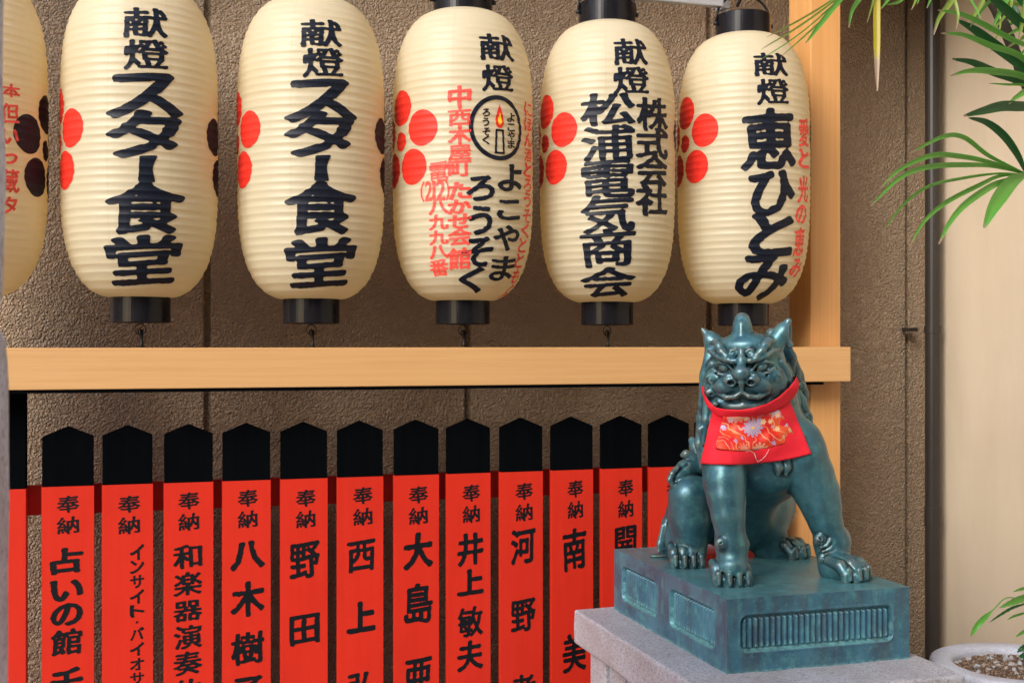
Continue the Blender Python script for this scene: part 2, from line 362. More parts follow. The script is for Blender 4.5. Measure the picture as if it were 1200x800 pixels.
# ------------------------------------------------------------------ brush lettering
NG = 88
_gc = {}
def _noise2(n, k, rs):
    a = rs.rand(k, k); x = np.linspace(0, k - 1.001, n); i = x.astype(int); f = x - i; f = f * f * (3 - 2 * f)
    b = a[i] * (1 - f)[:, None] + a[i + 1] * f[:, None]
    return b[:, i] * (1 - f)[None] + b[:, i + 1] * f[None]
def _blur(a, sg):
    r = int(3 * sg) + 1; k = np.exp(-.5 * (np.arange(-r, r + 1) / sg) ** 2); k /= k.sum()
    p = np.pad(a, r)
    b = sum(k[i] * p[i:i + a.shape[0], :] for i in range(2 * r + 1))
    return sum(k[i] * b[:, i:i + a.shape[1]] for i in range(2 * r + 1))
def glyph_field(ch, wt=1.0, slope=.10):
    """a character as a brush would write it: field > 0 inside, on a grid over the unit box with a margin"""
    key = (ch, wt)
    if key in _gc: return _gc[key]
    src = 'ー' if ch == '|' else ch
    cu = bpy.data.curves.new('t', 'FONT'); cu.body = src; cu.size = 1; cu.resolution_u = 3
    ob = bpy.data.objects.new('t', cu); me = ob.to_mesh(); me.calc_loop_triangles()
    V = np.array([v.co[:2] for v in me.vertices]); T = np.array([t.vertices[:] for t in me.loop_triangles])
    bpy.data.objects.remove(ob); bpy.data.curves.remove(cu)
    rs = np.random.RandomState(ord(ch[0]) % 9973)
    if ch == '|':
        ys = np.linspace(0, 1, 9); cx_ = .07 * (ys - .5) ** 2 + .05 * ys; hw = .17 - .05 * np.sin(ys * 3.1)
        V = np.concatenate([np.stack([cx_ - hw, ys], 1), np.stack([cx_ + hw, ys], 1)]); T = np.array([(k, k + 1, k + 9) for k in range(8)] + [(k + 1, k + 10, k + 9) for k in range(8)])
    area = sum(abs((V[b] - V[a])[0] * (V[c] - V[a])[1] - (V[b] - V[a])[1] * (V[c] - V[a])[0]) / 2 for a, b, c in T)
    cx = (V[:, 0].min() + V[:, 0].max()) / 2
    V[:, 0] += .012 * np.sin(V[:, 1] * 7 + rs.rand() * 6)
    V[:, 1] += slope * (V[:, 0] - cx) + .01 * np.sin(V[:, 0] * 8 + rs.rand() * 6)
    mn = V.min(0); mx = V.max(0); s = np.maximum(mx - mn, 1e-6)
    S = 2 * NG + 1; asp = s[0] / s[1]
    V = (V - (mn + mx) / 2) / max(s[0], s[1]) * .95 + .5
    g = np.zeros((S, S), bool); xs = np.linspace(-.2, 1.2, S)
    for a, b, c in T:
        P = V[[a, b, c]]; i0, j0 = np.searchsorted(xs, P.min(0)); i1, j1 = np.searchsorted(xs, P.max(0))
        if i1 <= i0 or j1 <= j0: continue
        X, Y = np.meshgrid(xs[i0:i1], xs[j0:j1])
        def e(p, q): return (q[0] - p[0]) * (Y - p[1]) - (q[1] - p[1]) * (X - p[0])
        e0, e1, e2 = e(P[0], P[1]), e(P[1], P[2]), e(P[2], P[0])
        g[j0:j1, i0:i1] |= ((e0 >= -1e-9) & (e1 >= -1e-9) & (e2 >= -1e-9)) | ((e0 <= 1e-9) & (e1 <= 1e-9) & (e2 <= 1e-9))
    dens = min(1, max(0, (area - .12) / .2))
    rx = (5.4 - 1.8 * dens) * wt; ry = (3.3 - 1.5 * dens) * wt
    def dil(rx, ry, g=g, tilt=0):
        o = g.copy(); R = int(max(rx, ry) * (1.4 + abs(tilt))) + 1
        for dy in range(-R, R + 1):
            for dx in range(-R, R + 1):
                if ((dx + tilt * dy) / max(rx, .3)) ** 2 + ((dy - .38 * dx) / max(ry, .3)) ** 2 <= 1 and (dx or dy):
                    o |= np.roll(np.roll(g, dy, 0), dx, 1)
        return o.astype(float)
    n = _noise2(S, 7, rs)
    f = dil(rx, ry) * (.35 + .65 * n) + dil(rx * .35, ry * .35) * (.65 - .65 * n)
    bl = _blur(g.astype(float), 5.5)
    ends = g & (bl < np.percentile(bl[g], 11))
    gy_, gx_ = np.gradient(bl)
    taper = ends & (gx_ > abs(gx_).max() * .10) & (gy_ > abs(gy_).max() * .10)
    grow = ends & ~taper
    f = np.maximum(f, dil(rx + 2.4 - dens * 1.2, ry + 3.0 - dens * 1.6, grow, .4) * .85)
    tp = _blur(taper.astype(float), 3.2); tp /= max(tp.max(), 1e-6)
    f = f * (1 - .45 * np.clip(tp * 1.3, 0, 1))
    f = (_blur(f, 1.7) - .42)[::2, ::2]
    _gc[key] = (f, asp); return _gc[key]
def field_polys(f, merge=6):
    """filled cells of a field (rows = y) as polygons in grid units"""
    H, Wd = f.shape; polys = []
    ins = f > 0
    cnt = ins[:-1, :-1].astype(int) + ins[1:, :-1] + ins[:-1, 1:] + ins[1:, 1:]
    for j in range(H - 1):
        i = 0
        while i < Wd - 1:
            c = cnt[j, i]
            if c == 0: i += 1; continue
            if c == 4:
                k = i
                while k < Wd - 1 and cnt[j, k] == 4 and k - i < merge: k += 1
                polys.append([(i, j), (k, j), (k, j + 1), (i, j + 1)]); i = k; continue
            cs = [(i, j), (i + 1, j), (i + 1, j + 1), (i, j + 1)]; P = []
            for q in range(4):
                a = cs[q]; b = cs[(q + 1) % 4]; fa = f[a[1], a[0]]; fb = f[b[1], b[0]]
                if fa > 0: P.append(a)
                if (fa > 0) != (fb > 0):
                    t = fa / (fa - fb); P.append((a[0] + (b[0] - a[0]) * t, a[1] + (b[1] - a[1]) * t))
            if len(P) >= 3: polys.append(P)
            i += 1
    return polys
_gp = {}
def put_char(mb, ch, w, h, mp, wt=1.0):
    """adds a character of size w x h (metres); mp(u, v) places a flat point on the surface"""
    f, asp = glyph_field(ch, wt)
    key = (ch, wt)
    if key not in _gp: _gp[key] = field_polys(f)
    sx = w / min(asp, 1.0); sy = h / min(1.0 / asp, 1.0)
    k = 1.40 / NG
    n = len(mb.V)
    idx = {}
    for P in _gp[key]:
        F = []
        for p in P:
            if p not in idx:
                idx[p] = len(mb.V); mb.V.append(tuple(mp((-.2 + p[0] * k - .5) * sx, (-.2 + p[1] * k - .5) * sy)))
            F.append(idx[p])
        mb.F.append(F)
def put_field(mb, fn, w, h, mp, n=64):
    """any shape given as fn(x, y) > 0 on [-1, 1]^2"""
    xs = np.linspace(-1.1, 1.1, n); X, Y = np.meshgrid(xs, xs); f = fn(X, Y)
    idx = {}
    for P in field_polys(f, 4):
        F = []
        for p in P:
            if p not in idx:
                idx[p] = len(mb.V); mb.V.append(tuple(mp((-1.1 + p[0] * 2.2 / (n - 1)) * w / 2, (-1.1 + p[1] * 2.2 / (n - 1)) * h / 2)))
            F.append(idx[p])
        mb.F.append(F)
# ------------------------------------------------------------------ the setting
YL = 3.066            # lantern axis / beam
YW = 3.43             # stucco wall face
g = MB(); g.box((-30, -30, -.2), (60, 60, -.012)); g.build('ground', simple('packed_ground', (.16, .15, .14), .9), kind='structure')
pv = MB()
mesh_list = []
pave = bpy.data.objects.new('paving', None); link(pave); pave['kind'] = 'structure'
pm = None
for i in range(-3, 7):
    for j in range(-1, 6):
        if pm is None:
            b = MB(); b.box((-.297, -.297, -.011), (.297, .297, .02), .004); o = b.build('paving_slab', PAVE, pave); pm = o.data
        else:
            o = bpy.data.objects.new('paving_slab', pm); link(o); o.parent = pave
        o.location = (i * .6 + (.3 if j % 2 else 0), j * .6, 0)
# unseen building behind the camera, added to darken reflections and frontal fill
opp = empty('added_facing_building', (1.0, -3.2, 0), 'dark timber and plaster building, unseen, added across the alley to darken reflections', 'building')
DARKP = simple('dark_plaster', (.34, .32, .29), .8)
p = MB(); p.box((-4.5, -3.6, 0), (9, -3.2, 4.7)); p.build('wall', DARKP, opp)
p = MB(); p.box((-4.7, -3.8, 4.7), (9.2, -2.8, 4.85), .01); p.build('roof_edge', DARKP, opp)
for q in range(5):
    p = MB(); p.box((-3.6 + q * 2.4, -3.22, .9), (-2.2 + q * 2.4, -3.17, 2.4), .01); p.build('window', LACQUER, opp)
far = empty('added_corner_house', (-14, 0, 0), 'unseen low house added at the left end of the alley to cut bright reflections', 'building')  # unseen, added so the bright horizon reflects less in the lacquer
p = MB(); p.box((-18, -3, 0), (-14, 5, 4)); p.build('wall', DARKP, far)
tall = empty('added_tall_house', (4.5, -3.0, 0), 'unseen tall dark timber house added across the alley to block sky light on the right', 'building')  # added out of view to block sky and darken the wall's right side
DARKT = simple('dark_timber', (.05, .04, .032), .7)
p = MB(); p.box((2.2, -3.15, 0), (7.9, -2.9, 6.5)); p.build('wall', DARKT, tall)
far = empty('added_end_house', (9, 0, 0), 'unseen tall plaster house added at the right end of the alley to cut bright reflections', 'building')  # unseen, added to keep bright sky low on the right out
p = MB(); p.box((8, -3.2, 0), (12, 5, 6)); p.build('wall', DARKT, far)
# stucco wall in panels with recessed joints
wall = empty('stucco_wall', (1.0, YW, 0), 'brown rough stucco wall behind the lanterns and the red fence', 'wall')
back = MB(); back.box((-1.6, YW + .018, 0), (4.2, YW + .2, 3.4)); back.build('wall_core', STUCCO, wall)
jx = [-1.6] + [W(p, 400, YW).x for p in (243, 548, 831, 1064)]
for a, b_ in zip(jx[:-1], jx[1:]):
    p = MB(); p.box((a + .009, YW, .0), (b_ - .009, YW + .0285, 3.4), .005); p.build('wall_panel', STUCCO, wall)
p = MB(); p.box((jx[-1] + .006, YW + .006, 0), (W(1086, 400, YW).x, YW + .028, 3.4), .004); p.build('wall_panel', STUCCO, wall)
# beige rendered wall on the right, nearer
YB = YW - .07
bx = W(1103, 400, YB).x
bw = empty('rendered_wall', (bx, YB, 0), 'smooth beige rendered wall on the right behind the palm', 'wall')
p = MB(); p.box((bx, -.4, 0), (bx + .9, YW + .12, 4.4), .006); p.build('wall_face', BEIGE, bw)
# drain pipe in the dark gap
px_ = W(1093, 400, YW - .10).x
dp = empty('drain_pipe', (px_, YW - .10, 0), 'dark brown drain pipe in the gap beside the beige wall', 'pipe')
PIPE = simple('pipe_paint', (.030, .024, .020), .4)
p = MB(); p.tube([(px_, YW - .10, .02), (px_, YW - .10, 3.3)], .024, 20); p.build('pipe', PIPE, dp, smooth=False)
p = MB(); z = W(1090, 386, YW - .08).z; p.tube([(px_, YW - .10, z - .012), (px_, YW - .10, z + .012)], .027, 20); p.box((px_ - .055, YW - .05, z - .006), (px_ - .02, YW - .01, z + .006)); p.build('bracket', PIPE, dp)
p = MB(); z = W(1090, 604, YW - .08).z; p.tube([(px_, YW - .10, z - .03), (px_, YW - .10, z + .03)], .026, 20); p.build('pipe_joint', PIPE, dp)
# rough stone gatepost at the left edge, close to the camera
gx = W(14, 400, 1.55).x
gp = empty('stone_gatepost', (gx - .15, 1.4, 0), 'blue grey rough stone post cut by the left edge', 'post')
rs = np.random.RandomState(4)
def rough_block(x0, x1, y0, y1, z0, z1, amp, seed, mat, parent, name='stone_block', n=16):
    bm = bmesh.new(); bmesh.ops.create_cube(bm, size=1)
    bmesh.ops.bevel(bm, geom=list(bm.edges), offset=.05, segments=2, profile=.5, affect='EDGES')
    bmesh.ops.subdivide_edges(bm, edges=list(bm.edges), cuts=n, use_grid_fill=True)
    from mathutils import noise
    V = []
    for v in bm.verts:
        q = Vector((v.co.x * (x1 - x0), v.co.y * (y1 - y0), v.co.z * (z1 - z0)))
        d = noise.noise(q * 9 + Vector((seed, 0, 0))) * amp + noise.noise(q * 32 + Vector((seed, 5, 0))) * amp * .4
        nrm = Vector(v.co).normalized()
        q = q + nrm * d + Vector(((x0 + x1) / 2, (y0 + y1) / 2, (z0 + z1) / 2)); V.append(q[:])
    bm.verts.index_update(); F = [[v.index for v in f.verts] for f in bm.faces]; bm.free()
    return mesh_obj(name, V, F, mat, parent, smooth=True)
zj = W(5, 372, 1.25).z
rough_block(gx - .31, gx - .008, 1.25, 1.55, zj + .003, 2.2, .006, 1, GRANITE_B, gp)
rough_block(gx - .305, gx - .001, 1.25, 1.55, .02, zj, .004, 2, GRANITE_B, gp)

# timber frame ------------------------------------------------------
YF = YL - .045
zt, zb = W(500, 407, YF).z, W(500, 452, YF).z
frame = empty('timber_frame', (W(965, 0, 3.1).x, 3.12, 0), 'pale cypress frame with one long beam and a square post', 'frame')
x0 = W(-120, 400, YF).x; x1 = W(997, 400, YF).x
p = MB(); p.box((x0, YF, zb), (x1, YF + .075, zt), .0025); p.build('beam', WOOD_X, frame)
xa, xb = W(950, 0, 3.10).x, W(985, 0, 3.10).x
p = MB(); p.box((xa, 3.10, .02), (xb, 3.225, 2.9), .003); p.build('post', WOOD_Z, frame)
xr = W(822, 400, YF).x
p = MB(); p.box((x0, YF + .004, zb - .0085), (xa - .002, YF + .03, zb - .0008)); p.build('edge_strip', BLACKP, frame)
xq = W(-60, 400, 3.1).x
p = MB(); p.box((xq - .09, 3.10, .02), (xq, 3.225, 2.9), .003); p.build('post', WOOD_Z, frame)
p = MB(); p.box((x0, 3.11, 2.62), (x1, 3.21, 2.74), .003); p.build('beam', WOOD_X, frame)

# unseen tiled roof, added to shade the wall right of the frame
ev = empty('shade_roof', (2.3, YW, 2.62), 'small unseen grey tiled roof added to shade the nook between frame and beige wall', 'roof')
p = MB(); p.box((1.70, YW - 1.25, 2.76), (bx - .003, YW - .001, 2.79), .004); p.build('board', WOOD_X, ev)
tm = None
for q in range(7):
    b = MB(); b.tube([(0, -1.27, .215), (0, -.5, .265), (0, -.002, .32)], .052, 12)
    if tm is None: o = mesh_obj('roof_tile', b.V, b.F, GRANITE); tm = o.data; o.parent = ev
    else: o = bpy.data.objects.new('roof_tile', tm); link(o); o.parent = ev
    o.location = (1.75 + q * .106 - 2.3, 0, 0)

# steel rail the lanterns hang from
zr = CAMH + .948
rl = empty('hanging_rail', (.8, YL, zr), 'thin pale steel rail along the top over the lanterns', 'rail')
p = MB(); xe = W(846, 0, YL).x
p.box((x0, YL - .012, zr), (xe, YL + .012, zr + .03), .003); p.build('rail', STEEL, rl)
for q in (-.2, .8, 1.55):
    p = MB(); p.box((q, YL + .0125, zr + .004), (q + .02, 3.1055, zr + .024)); o = p.build('rail_arm', STEEL, rl)
    p = MB(); p.box((q - .01, 3.106, zr + .0), (q + .03, 3.109, 2.66)); p.build('rail_hanger', STEEL, rl)

# ------------------------------------------------------------------ lanterns
LR, LHH, NRIB = .186, .758, 41
def lantern_r(z):
    v = abs(2 * z / LHH - 1)
    v = min(v, 1)
    base = LR * (.36 + .64 * math.sqrt(max(0, 1 - v ** 4.0)))
    t = (z / LHH * NRIB) % 1.0
    return base - .0016 * (4 * t * (1 - t)) * (1 + .35 * math.sin(int(z / LHH * NRIB) * 2.7))
NZ, NA = NRIB * 7, 96
LZ = [LHH * i / NZ for i in range(NZ + 1)]
for L in [None]:
    prof = [(lantern_r(z), z) for z in LZ]
    A = np.arange(NA) * 2 * np.pi / NA
    R_ = np.array([r for r, z in prof])
    PV = np.stack([np.outer(R_, np.cos(A)), np.outer(R_, np.sin(A)), np.repeat(np.array(LZ)[:, None], NA, 1)], 2).reshape(-1, 3)
    ii, kk = np.meshgrid(np.arange(NZ), np.arange(NA), indexing='ij'); k2 = (kk + 1) % NA
    PF = np.stack([ii * NA + kk, ii * NA + k2, (ii + 1) * NA + k2, (ii + 1) * NA + kk], 2).reshape(-1, 4)
ZBOT = CAMH + .111
def make_lantern(pxc, label, chars, text_ang, seed):
    """chars: (ch, cx, cy, w, h, ink, wt) measured in photo pixels"""
    cx = W(pxc, 0, YL).x
    root = empty('paper_lantern', (cx, YL, ZBOT), label, 'lantern', 'paper lanterns hanging in a row')
    ctr = Vector((cx, YL))
    view = math.atan2(-ctr.y, -ctr.x)                # towards the camera
    mpp = M_PX(pxc, YL)
    dist = ctr.length
    rs = np.random.RandomState(seed); ph = rs.rand() * 6
    wob = 1 + .004 * np.sin(PV[:, 2] * 14 + ph) * np.cos(np.arctan2(PV[:, 1], PV[:, 0]) * 2 + ph)
    V = PV.copy(); V[:, :2] *= wob[:, None]
    V = V + np.array([cx, YL, ZBOT])
    sh = mesh_obj('paper_shade', V, PF, PAPER, root, smooth=True)
    sh.rotation_euler = (0, 0, 0)
    def surf(phi, z, off=.0013):
        z = min(max(z, 0.002), LHH - .002)
        r = lantern_r(z)
        r = r * (1 + .004 * math.sin(z * 14 + ph) * math.cos(phi * 2 + ph)) + off
        return (cx + r * math.cos(phi), YL + r * math.sin(phi), ZBOT + z)
    def zpix(py):                                    # height on the front face seen at row py
        return CAMH - (py - 402) * (mpp - .85 * LR / FPX) - ZBOT
    def apix(px, z=.4):
        d = (px - pxc) * mpp
        r = lantern_r(z) * 1.0
        s = max(-.985, min(.985, d / r * .965))
        return view + math.asin(s)                   # right of the axis in the picture
    col = {}
    for (ch, x, y, w_, h_, mat, wt) in chars:
        mb = MB()
        z0 = zpix(y); phi = apix(x, z0); cs = max(.35, math.cos(phi - view))
        rr = lantern_r(z0); sc = mpp - .8 * LR / FPX
        wm = w_ * sc / cs * 1.07; hm = h_ * sc * 1.07
        put_char(mb, ch, wm, hm, lambda u, v: surf(phi + u / rr, z0 + v), wt)
        mb.build('brush_character', mat, root)
    # plum crests left and right of the text
    zc = zpix(162)
    for side, mat in ((-1, RED_INK), (1, INK)):
        pc = view + text_ang + side * math.radians(88)
        circ = lambda X, Y: .94 - np.sqrt(X * X + Y * Y)
        for q in range(5):
            mb = MB(); a = math.radians(90 + 72 * q); du, dv = math.cos(a) * .46 * LR, math.sin(a) * .46 * LR
            put_field(mb, circ, .52 * LR, .52 * LR, lambda u, v: surf(pc + (u + du) / LR, zc + v + dv, .0011), 44)
            mb.build('crest_petal', mat, root)
        mb = MB(); put_field(mb, circ, .28 * LR, .28 * LR, lambda u, v: surf(pc + u / LR, zc + v, .0011), 30)
        mb.build('crest_centre', mat, root)
    # caps, handle, hook
    b = MB(); rb = .0715
    b.lathe((cx, YL, ZBOT), [(rb - .004, .006), (rb, .003), (rb, -.0595), (rb - .0015, -.061), (rb - .006, -.061), (rb - .006, .006), (rb - .004, .006)], 64)
    b.lathe((cx, YL, ZBOT), [(rb - .006, -.050), (.002, -.050)], 64)
    o = b.build('bottom_ring', LACQUER, root, smooth=False)
    rt = .0775; zt_ = LHH
    b = MB(); b.lathe((cx, YL, ZBOT), [(rt - .004, zt_ - .006), (rt, zt_ - .004), (rt, zt_ + .058), (rt - .0015, zt_ + .060), (rt - .005, zt_ + .060), (rt - .005, zt_ - .006), (rt - .004, zt_ - .006)], 64)
    b.build('top_ring', LACQUER, root)
    b = MB()
    hp = []
    dx, dy = math.cos(TH * .3), -math.sin(TH * .3)
    for q in range(15):
        a = math.pi * q / 14
        hp.append((cx + dx * .082 * math.cos(a), YL + dy * .082 * math.cos(a), ZBOT + zt_ + .035 + .085 * math.sin(a) ** .8))
    b.tube(hp, .0035, 8)
    for s_ in (-1, 1): b.tube([(cx + s_ * dx * .076, YL + s_ * dy * .076, ZBOT + zt_ + .035), (cx + s_ * dx * .088, YL + s_ * dy * .088, ZBOT + zt_ + .035)], .006, 10)
    b.build('handle', WIRE, root, smooth=True)
    b = MB()                                         # hook strap over the rail
    zz = ZBOT + zt_ + .12
    b.tube([(cx - .03, YL - .02, zz - .04), (cx - .012, YL - .022, zz), (cx + .005, YL - .02, zz + .02), (cx + .02, YL - .014, zz + .012), (cx + .03, YL - .016, zz - .01)], [.004, .007, .009, .007, .004], 10)
    b.tube([(cx, YL, zz - .01), (cx, YL - .016, zz + .01), (cx, YL - .019, zr + .034), (cx, YL + .016, zr + .038)], .004, 8)
    b.build('hanging_hook', WIRE, root, smooth=True)
    b = MB(); zk = ZBOT - .061
    ring = [(cx + .0135 * math.cos(a) * .95, YL + .0135 * math.cos(a) * .3, zk - .016 + .0135 * math.sin(a)) for a in np.linspace(0, 2 * math.pi, 25)]
    b.tube(ring, .0012, 6, False)
    b.tube([(cx, YL, zk + .008), (cx, YL, zk - .003)], .003, 8)
    b.tube([(cx + .003, YL, zk - .016), (cx + .003, YL, zk - .05), (cx + .002, YL, zt + .001)], [.0042, .0032, .009], 10)
    b.tube([(cx - .003, YL, zk - .030), (cx - .006, YL, zk - .020), (cx, YL, zk - .014)], .0018, 6)
    b.build('bottom_hook', WIRE, root, smooth=True)
    return root, surf, zpix, apix, view
def bx_(s, x0, x1, y0, y1, mat=INK, wt=1.0): return (s, (x0 + x1) / 2, (y0 + y1) / 2, x1 - x0, y1 - y0, mat, wt)
K = INK; Rr = PINK_INK
make_lantern(-42, 'lantern mostly hidden by the stone post, with red brush characters and a black plum crest', [
    bx_('本', -2, 18, 93, 108, Rr), bx_('但', -4, 17, 117, 140, Rr), bx_('い', -2, 15, 147, 164, Rr), bx_('っ', -2, 14, 176, 188, Rr), bx_('蔵', -5, 17, 195, 223, Rr), bx_('タ', -2, 14, 228, 247, Rr)], math.radians(-16), 1)
make_lantern(164.5, 'second lantern from the stone post, bold katakana over kanji', [
    bx_('献', 147, 194, 9, 46), bx_('燈', 147, 195, 48, 84), bx_('ス', 130, 210, 88, 139, K, 1.1), bx_('タ', 130, 208, 133, 185, K, 1.2), bx_('|', 163, 181, 184, 214, K, 1.2),
    bx_('食', 128, 214, 215, 274, K, 1.3), bx_('堂', 127, 208, 276, 333, K, 1.35)], math.radians(6), 2)
make_lantern(365, 'bold katakana and kanji lantern hanging directly left of the candle emblem lantern', [
    bx_('献', 354, 399, 23, 57), bx_('燈', 356, 401, 58, 93), bx_('ス', 338, 416, 95, 144, K, 1.1), bx_('タ', 338, 412, 134, 184, K, 1.2), bx_('|', 369, 385, 184, 213, K, 1.2),
    bx_('食', 337, 416, 215, 275, K, 1.3), bx_('堂', 337, 414, 279, 336, K, 1.35)], math.radians(8), 3)
ch = [bx_('献', 564, 602, 38, 71), bx_('燈', 566, 602, 76, 108),
      bx_('よ', 585, 611, 192, 222), bx_('こ', 584, 609, 233, 256), bx_('や', 580, 608, 264, 292), bx_('ま', 577, 603, 300, 327),
      bx_('ろ', 548, 578, 208, 236), bx_('う', 550, 575, 244, 275), bx_('そ', 543, 576, 279, 311), bx_('く', 540, 565, 314, 341),
      bx_('よ', 594, 602, 131, 141), bx_('こ', 594, 602, 143, 152), bx_('や', 594, 602, 153, 162), bx_('ま', 594, 602, 163, 172),
      bx_('ろ', 565, 573, 129, 138), bx_('う', 565, 572, 140, 149), bx_('そ', 565, 573, 151, 160), bx_('く', 565, 572, 161, 170)]
for c_, y0, y1 in (('中', 104, 127), ('・', 127, 131), ('西', 131, 150), ('木', 150, 171), ('屋', 172, 190), ('町', 190, 208), ('た', 216, 235), ('か', 236, 252), ('せ', 252, 268), ('会', 268, 288), ('館', 291, 316)):
    ch.append(bx_(c_, 526, 551, y0, y1, Rr, 1.2) if c_ != '・' else bx_(c_, 537, 541, y0, y1, Rr, 1.0))
for c_, y0, y1 in (('電', 191, 213), ('八', 235, 252), ('九', 253, 270), ('九', 271, 287), ('八', 288, 303), ('番', 304, 323)):
    ch.append(bx_(c_, 504, 525, y0, y1, Rr, 1.0))
for k, c_ in enumerate('(212)'):
    ch.append(bx_(c_, (494, 499, 508, 512, 523)[k], (498, 507, 511, 522, 527)[k], 214, 236, Rr, .45))
for k, c_ in enumerate('にほん酒とろうそくとともに'):
    y = 121 + k * 18.2; x = 619.5 - max(0, (y - 215)) * .03 - max(0, y - 260) * .19
    ch.append(bx_(c_, x - 4.5, x + 4.5, y - 8, y + 8, Rr, .8))
r3 = make_lantern(542.5, 'lantern with a round candle emblem, red address lines and hiragana', ch, math.radians(29), 4)
root, surf, zpix, apix, view = r3
zc = zpix(150); pc = apix(580, zc); kk_ = (M_PX(542.5, YL) - .8 * LR / FPX)
em = MB(); cs_ = math.cos(pc - view)
def emb(mb, fn, px_c, py_c, wpx, hpx, off=.0013, n=64):
    z0 = zpix(py_c); ph0 = apix(px_c, z0); r_ = lantern_r(z0)
    put_field(mb, fn, wpx * kk_ / math.cos(ph0 - view), hpx * kk_, lambda u, v: surf(ph0 + u / r_, z0 + v, off), n)
emb(em, lambda X, Y: .07 - np.abs(np.sqrt(X * X + Y * Y) - .93), 583.5, 150, 64, 76, n=90)
emb(em, lambda X, Y: .17 - np.abs(np.maximum(np.abs(X) - .80 + .08 * Y, (np.abs(Y) - .93) * 2.2) + .17), 584.5, 166, 13.5, 31, n=72)
em.build('candle_emblem', INK, root)
em = MB(); emb(em, lambda X, Y: .9 - np.sqrt((X / np.clip(.5 * (1.05 - Y) ** .8 + .02, .02, 1)) ** 2 * .8 + Y * Y * .8), 584.5, 136, 15, 28, .0013); em.build('flame_mark', RED_INK, root)
em = MB(); emb(em, lambda X, Y: .9 - np.sqrt((X / np.clip(.5 * (1.05 - Y) ** .8 + .02, .02, 1)) ** 2 * .8 + Y * Y * .8), 584.5, 139, 7, 14, .0018, 30); em.build('flame_core', YELLOW_INK, root)
ch = [bx_('献', 721, 758, 45, 78), bx_('燈', 720, 760, 80, 113)]
for c_, y0, y1 in (('松', 112, 149), ('浦', 149, 190), ('電', 189, 232), ('気', 232, 274), ('商', 270, 313), ('会', 314, 347)): ch.append(bx_(c_, 682, 742, y0, y1, K, 1.12))
for c_, y0, y1 in (('株', 114, 153), ('式', 150, 185), ('会', 181, 217), ('社', 214, 252)): ch.append(bx_(c_, 748, 783, y0, y1, K, 1.25))
make_lantern(711.5, 'lantern with two columns of bold black kanji and no red writing', ch, math.radians(24), 5)
ch = [bx_('献', 885, 922, 62, 91), bx_('燈', 888, 923, 94, 125), bx_('恵', 872, 932, 131, 200, K, 1.45), bx_('ひ', 881, 930, 202, 252, K, 1.15), bx_('と', 882, 928, 252, 299, K, 1.15), bx_('み', 865, 924, 300, 349, K, 1.15)]
for c_, y0, y1, x in (('愛', 135, 170, 941), ('と', 173, 194, 941), ('光', 205, 236, 940), ('の', 239, 260, 938), ('恵', 266, 299, 936), ('み', 302, 323, 932)): ch.append(bx_(c_, x - 6, x + 6, y0, y1, Rr, 1.0))
make_lantern(871, 'rightmost lantern in front of the wooden post, large hiragana with a red column', ch, math.radians(28), 6)

# ------------------------------------------------------------------ red fence
YP = 3.120
fence = empty('votive_fence', (W(420, 0, YP).x, YP + .02, 0), 'vermilion picket fence with black pointed tops and brushed black writing', 'fence')
zpk, zsh, zred = CAMH - .204, CAMH - .229, CAMH - .351
def picket(pxc, chars, wd=.121, dz=0.0, label=None):
    xc = W(pxc, 600, YP).x; h = wd / 2
    a = MB(); e = .0012
    a.prism([(xc - h, .08), (xc + h, .08), (xc + h, zred + dz), (xc - h, zred + dz)], YP, YP + .020)
    pk = a.build('picket', VERM, fence)
    if label: pk['label'] = label
    a = MB(); a.prism([(xc - h + e, zred + dz + .0005), (xc + h - e, zred + dz + .0005), (xc + h - e, zsh + dz), (xc, zpk + dz), (xc - h + e, zsh + dz)], YP + .0008, YP + .0195)
    t = mesh_obj('picket_tip', np.array(a.V) - np.array(fence.location[:]), a.F, BLACKP); t.parent = pk
    mpp = M_PX(pxc, YP)
    for (c_, x, y, w_, h_, mat, wt) in chars:
        mb = MB(); p0 = W(x, y, YP)
        put_char(mb, c_, w_ * mpp * .90, h_ * mpp * .96, lambda u, v: (p0.x + u, YP - .0007, p0.z + v), wt)
        t = mesh_obj('brush_character', np.array(mb.V) - np.array(fence.location[:]), mb.F, INKB); t.parent = pk
    return pk
def col_(cx, w_, lst, wt=1.15): return [bx_(c_, cx - w_ / 2, cx + w_ / 2, y0, y1, INKB, wt) for c_, y0, y1 in lst]
def hono(cx, y, w_=26): return col_(cx, w_, [('奉', y, y + 21), ('納', y + 24, y + 46)], .95)
picket(79.5, hono(79.5, 580, 28) + col_(78, 38, [('占', 641, 673), ('い', 679, 704), ('の', 706, 733), ('館', 735, 769), ('千', 781, 815)], 1.3), label='picket with its writing ending in wide spaced characters, beside the end post')
c = hono(151, 580, 28)
for c_, y0, y1 in (('イ', 637, 656), ('ン', 656, 672), ('サ', 673, 689), ('イ', 690, 707), ('ト', 708, 723), ('バ', 734, 750), ('イ', 752, 768), ('オ', 770, 785), ('サ', 787, 801)): c += [bx_(c_, 152, 169, y0, y1, INKB, .9)]
c += [bx_('・', 159, 162, 727, 730, INKB, .6)]
picket(149.5, c, label='picket with a narrow column of small katakana')
picket(221, hono(221, 576, 27) + col_(220, 36, [('和', 637, 667), ('楽', 669, 699), ('器', 702, 729), ('演', 731, 761), ('奏', 762, 792), ('体', 794, 824)], 1.15), label='picket with closely set dense kanji')
picket(289, hono(290, 573) + col_(290, 42, [('八', 633, 668), ('木', 680, 723), ('樹', 738, 780), ('子', 791, 826)], 1.2))
picket(356.5, hono(358, 573) + col_(357, 38, [('野', 632, 679), ('田', 717, 757)], 1.3), label='picket with two widely spaced large kanji in full view')
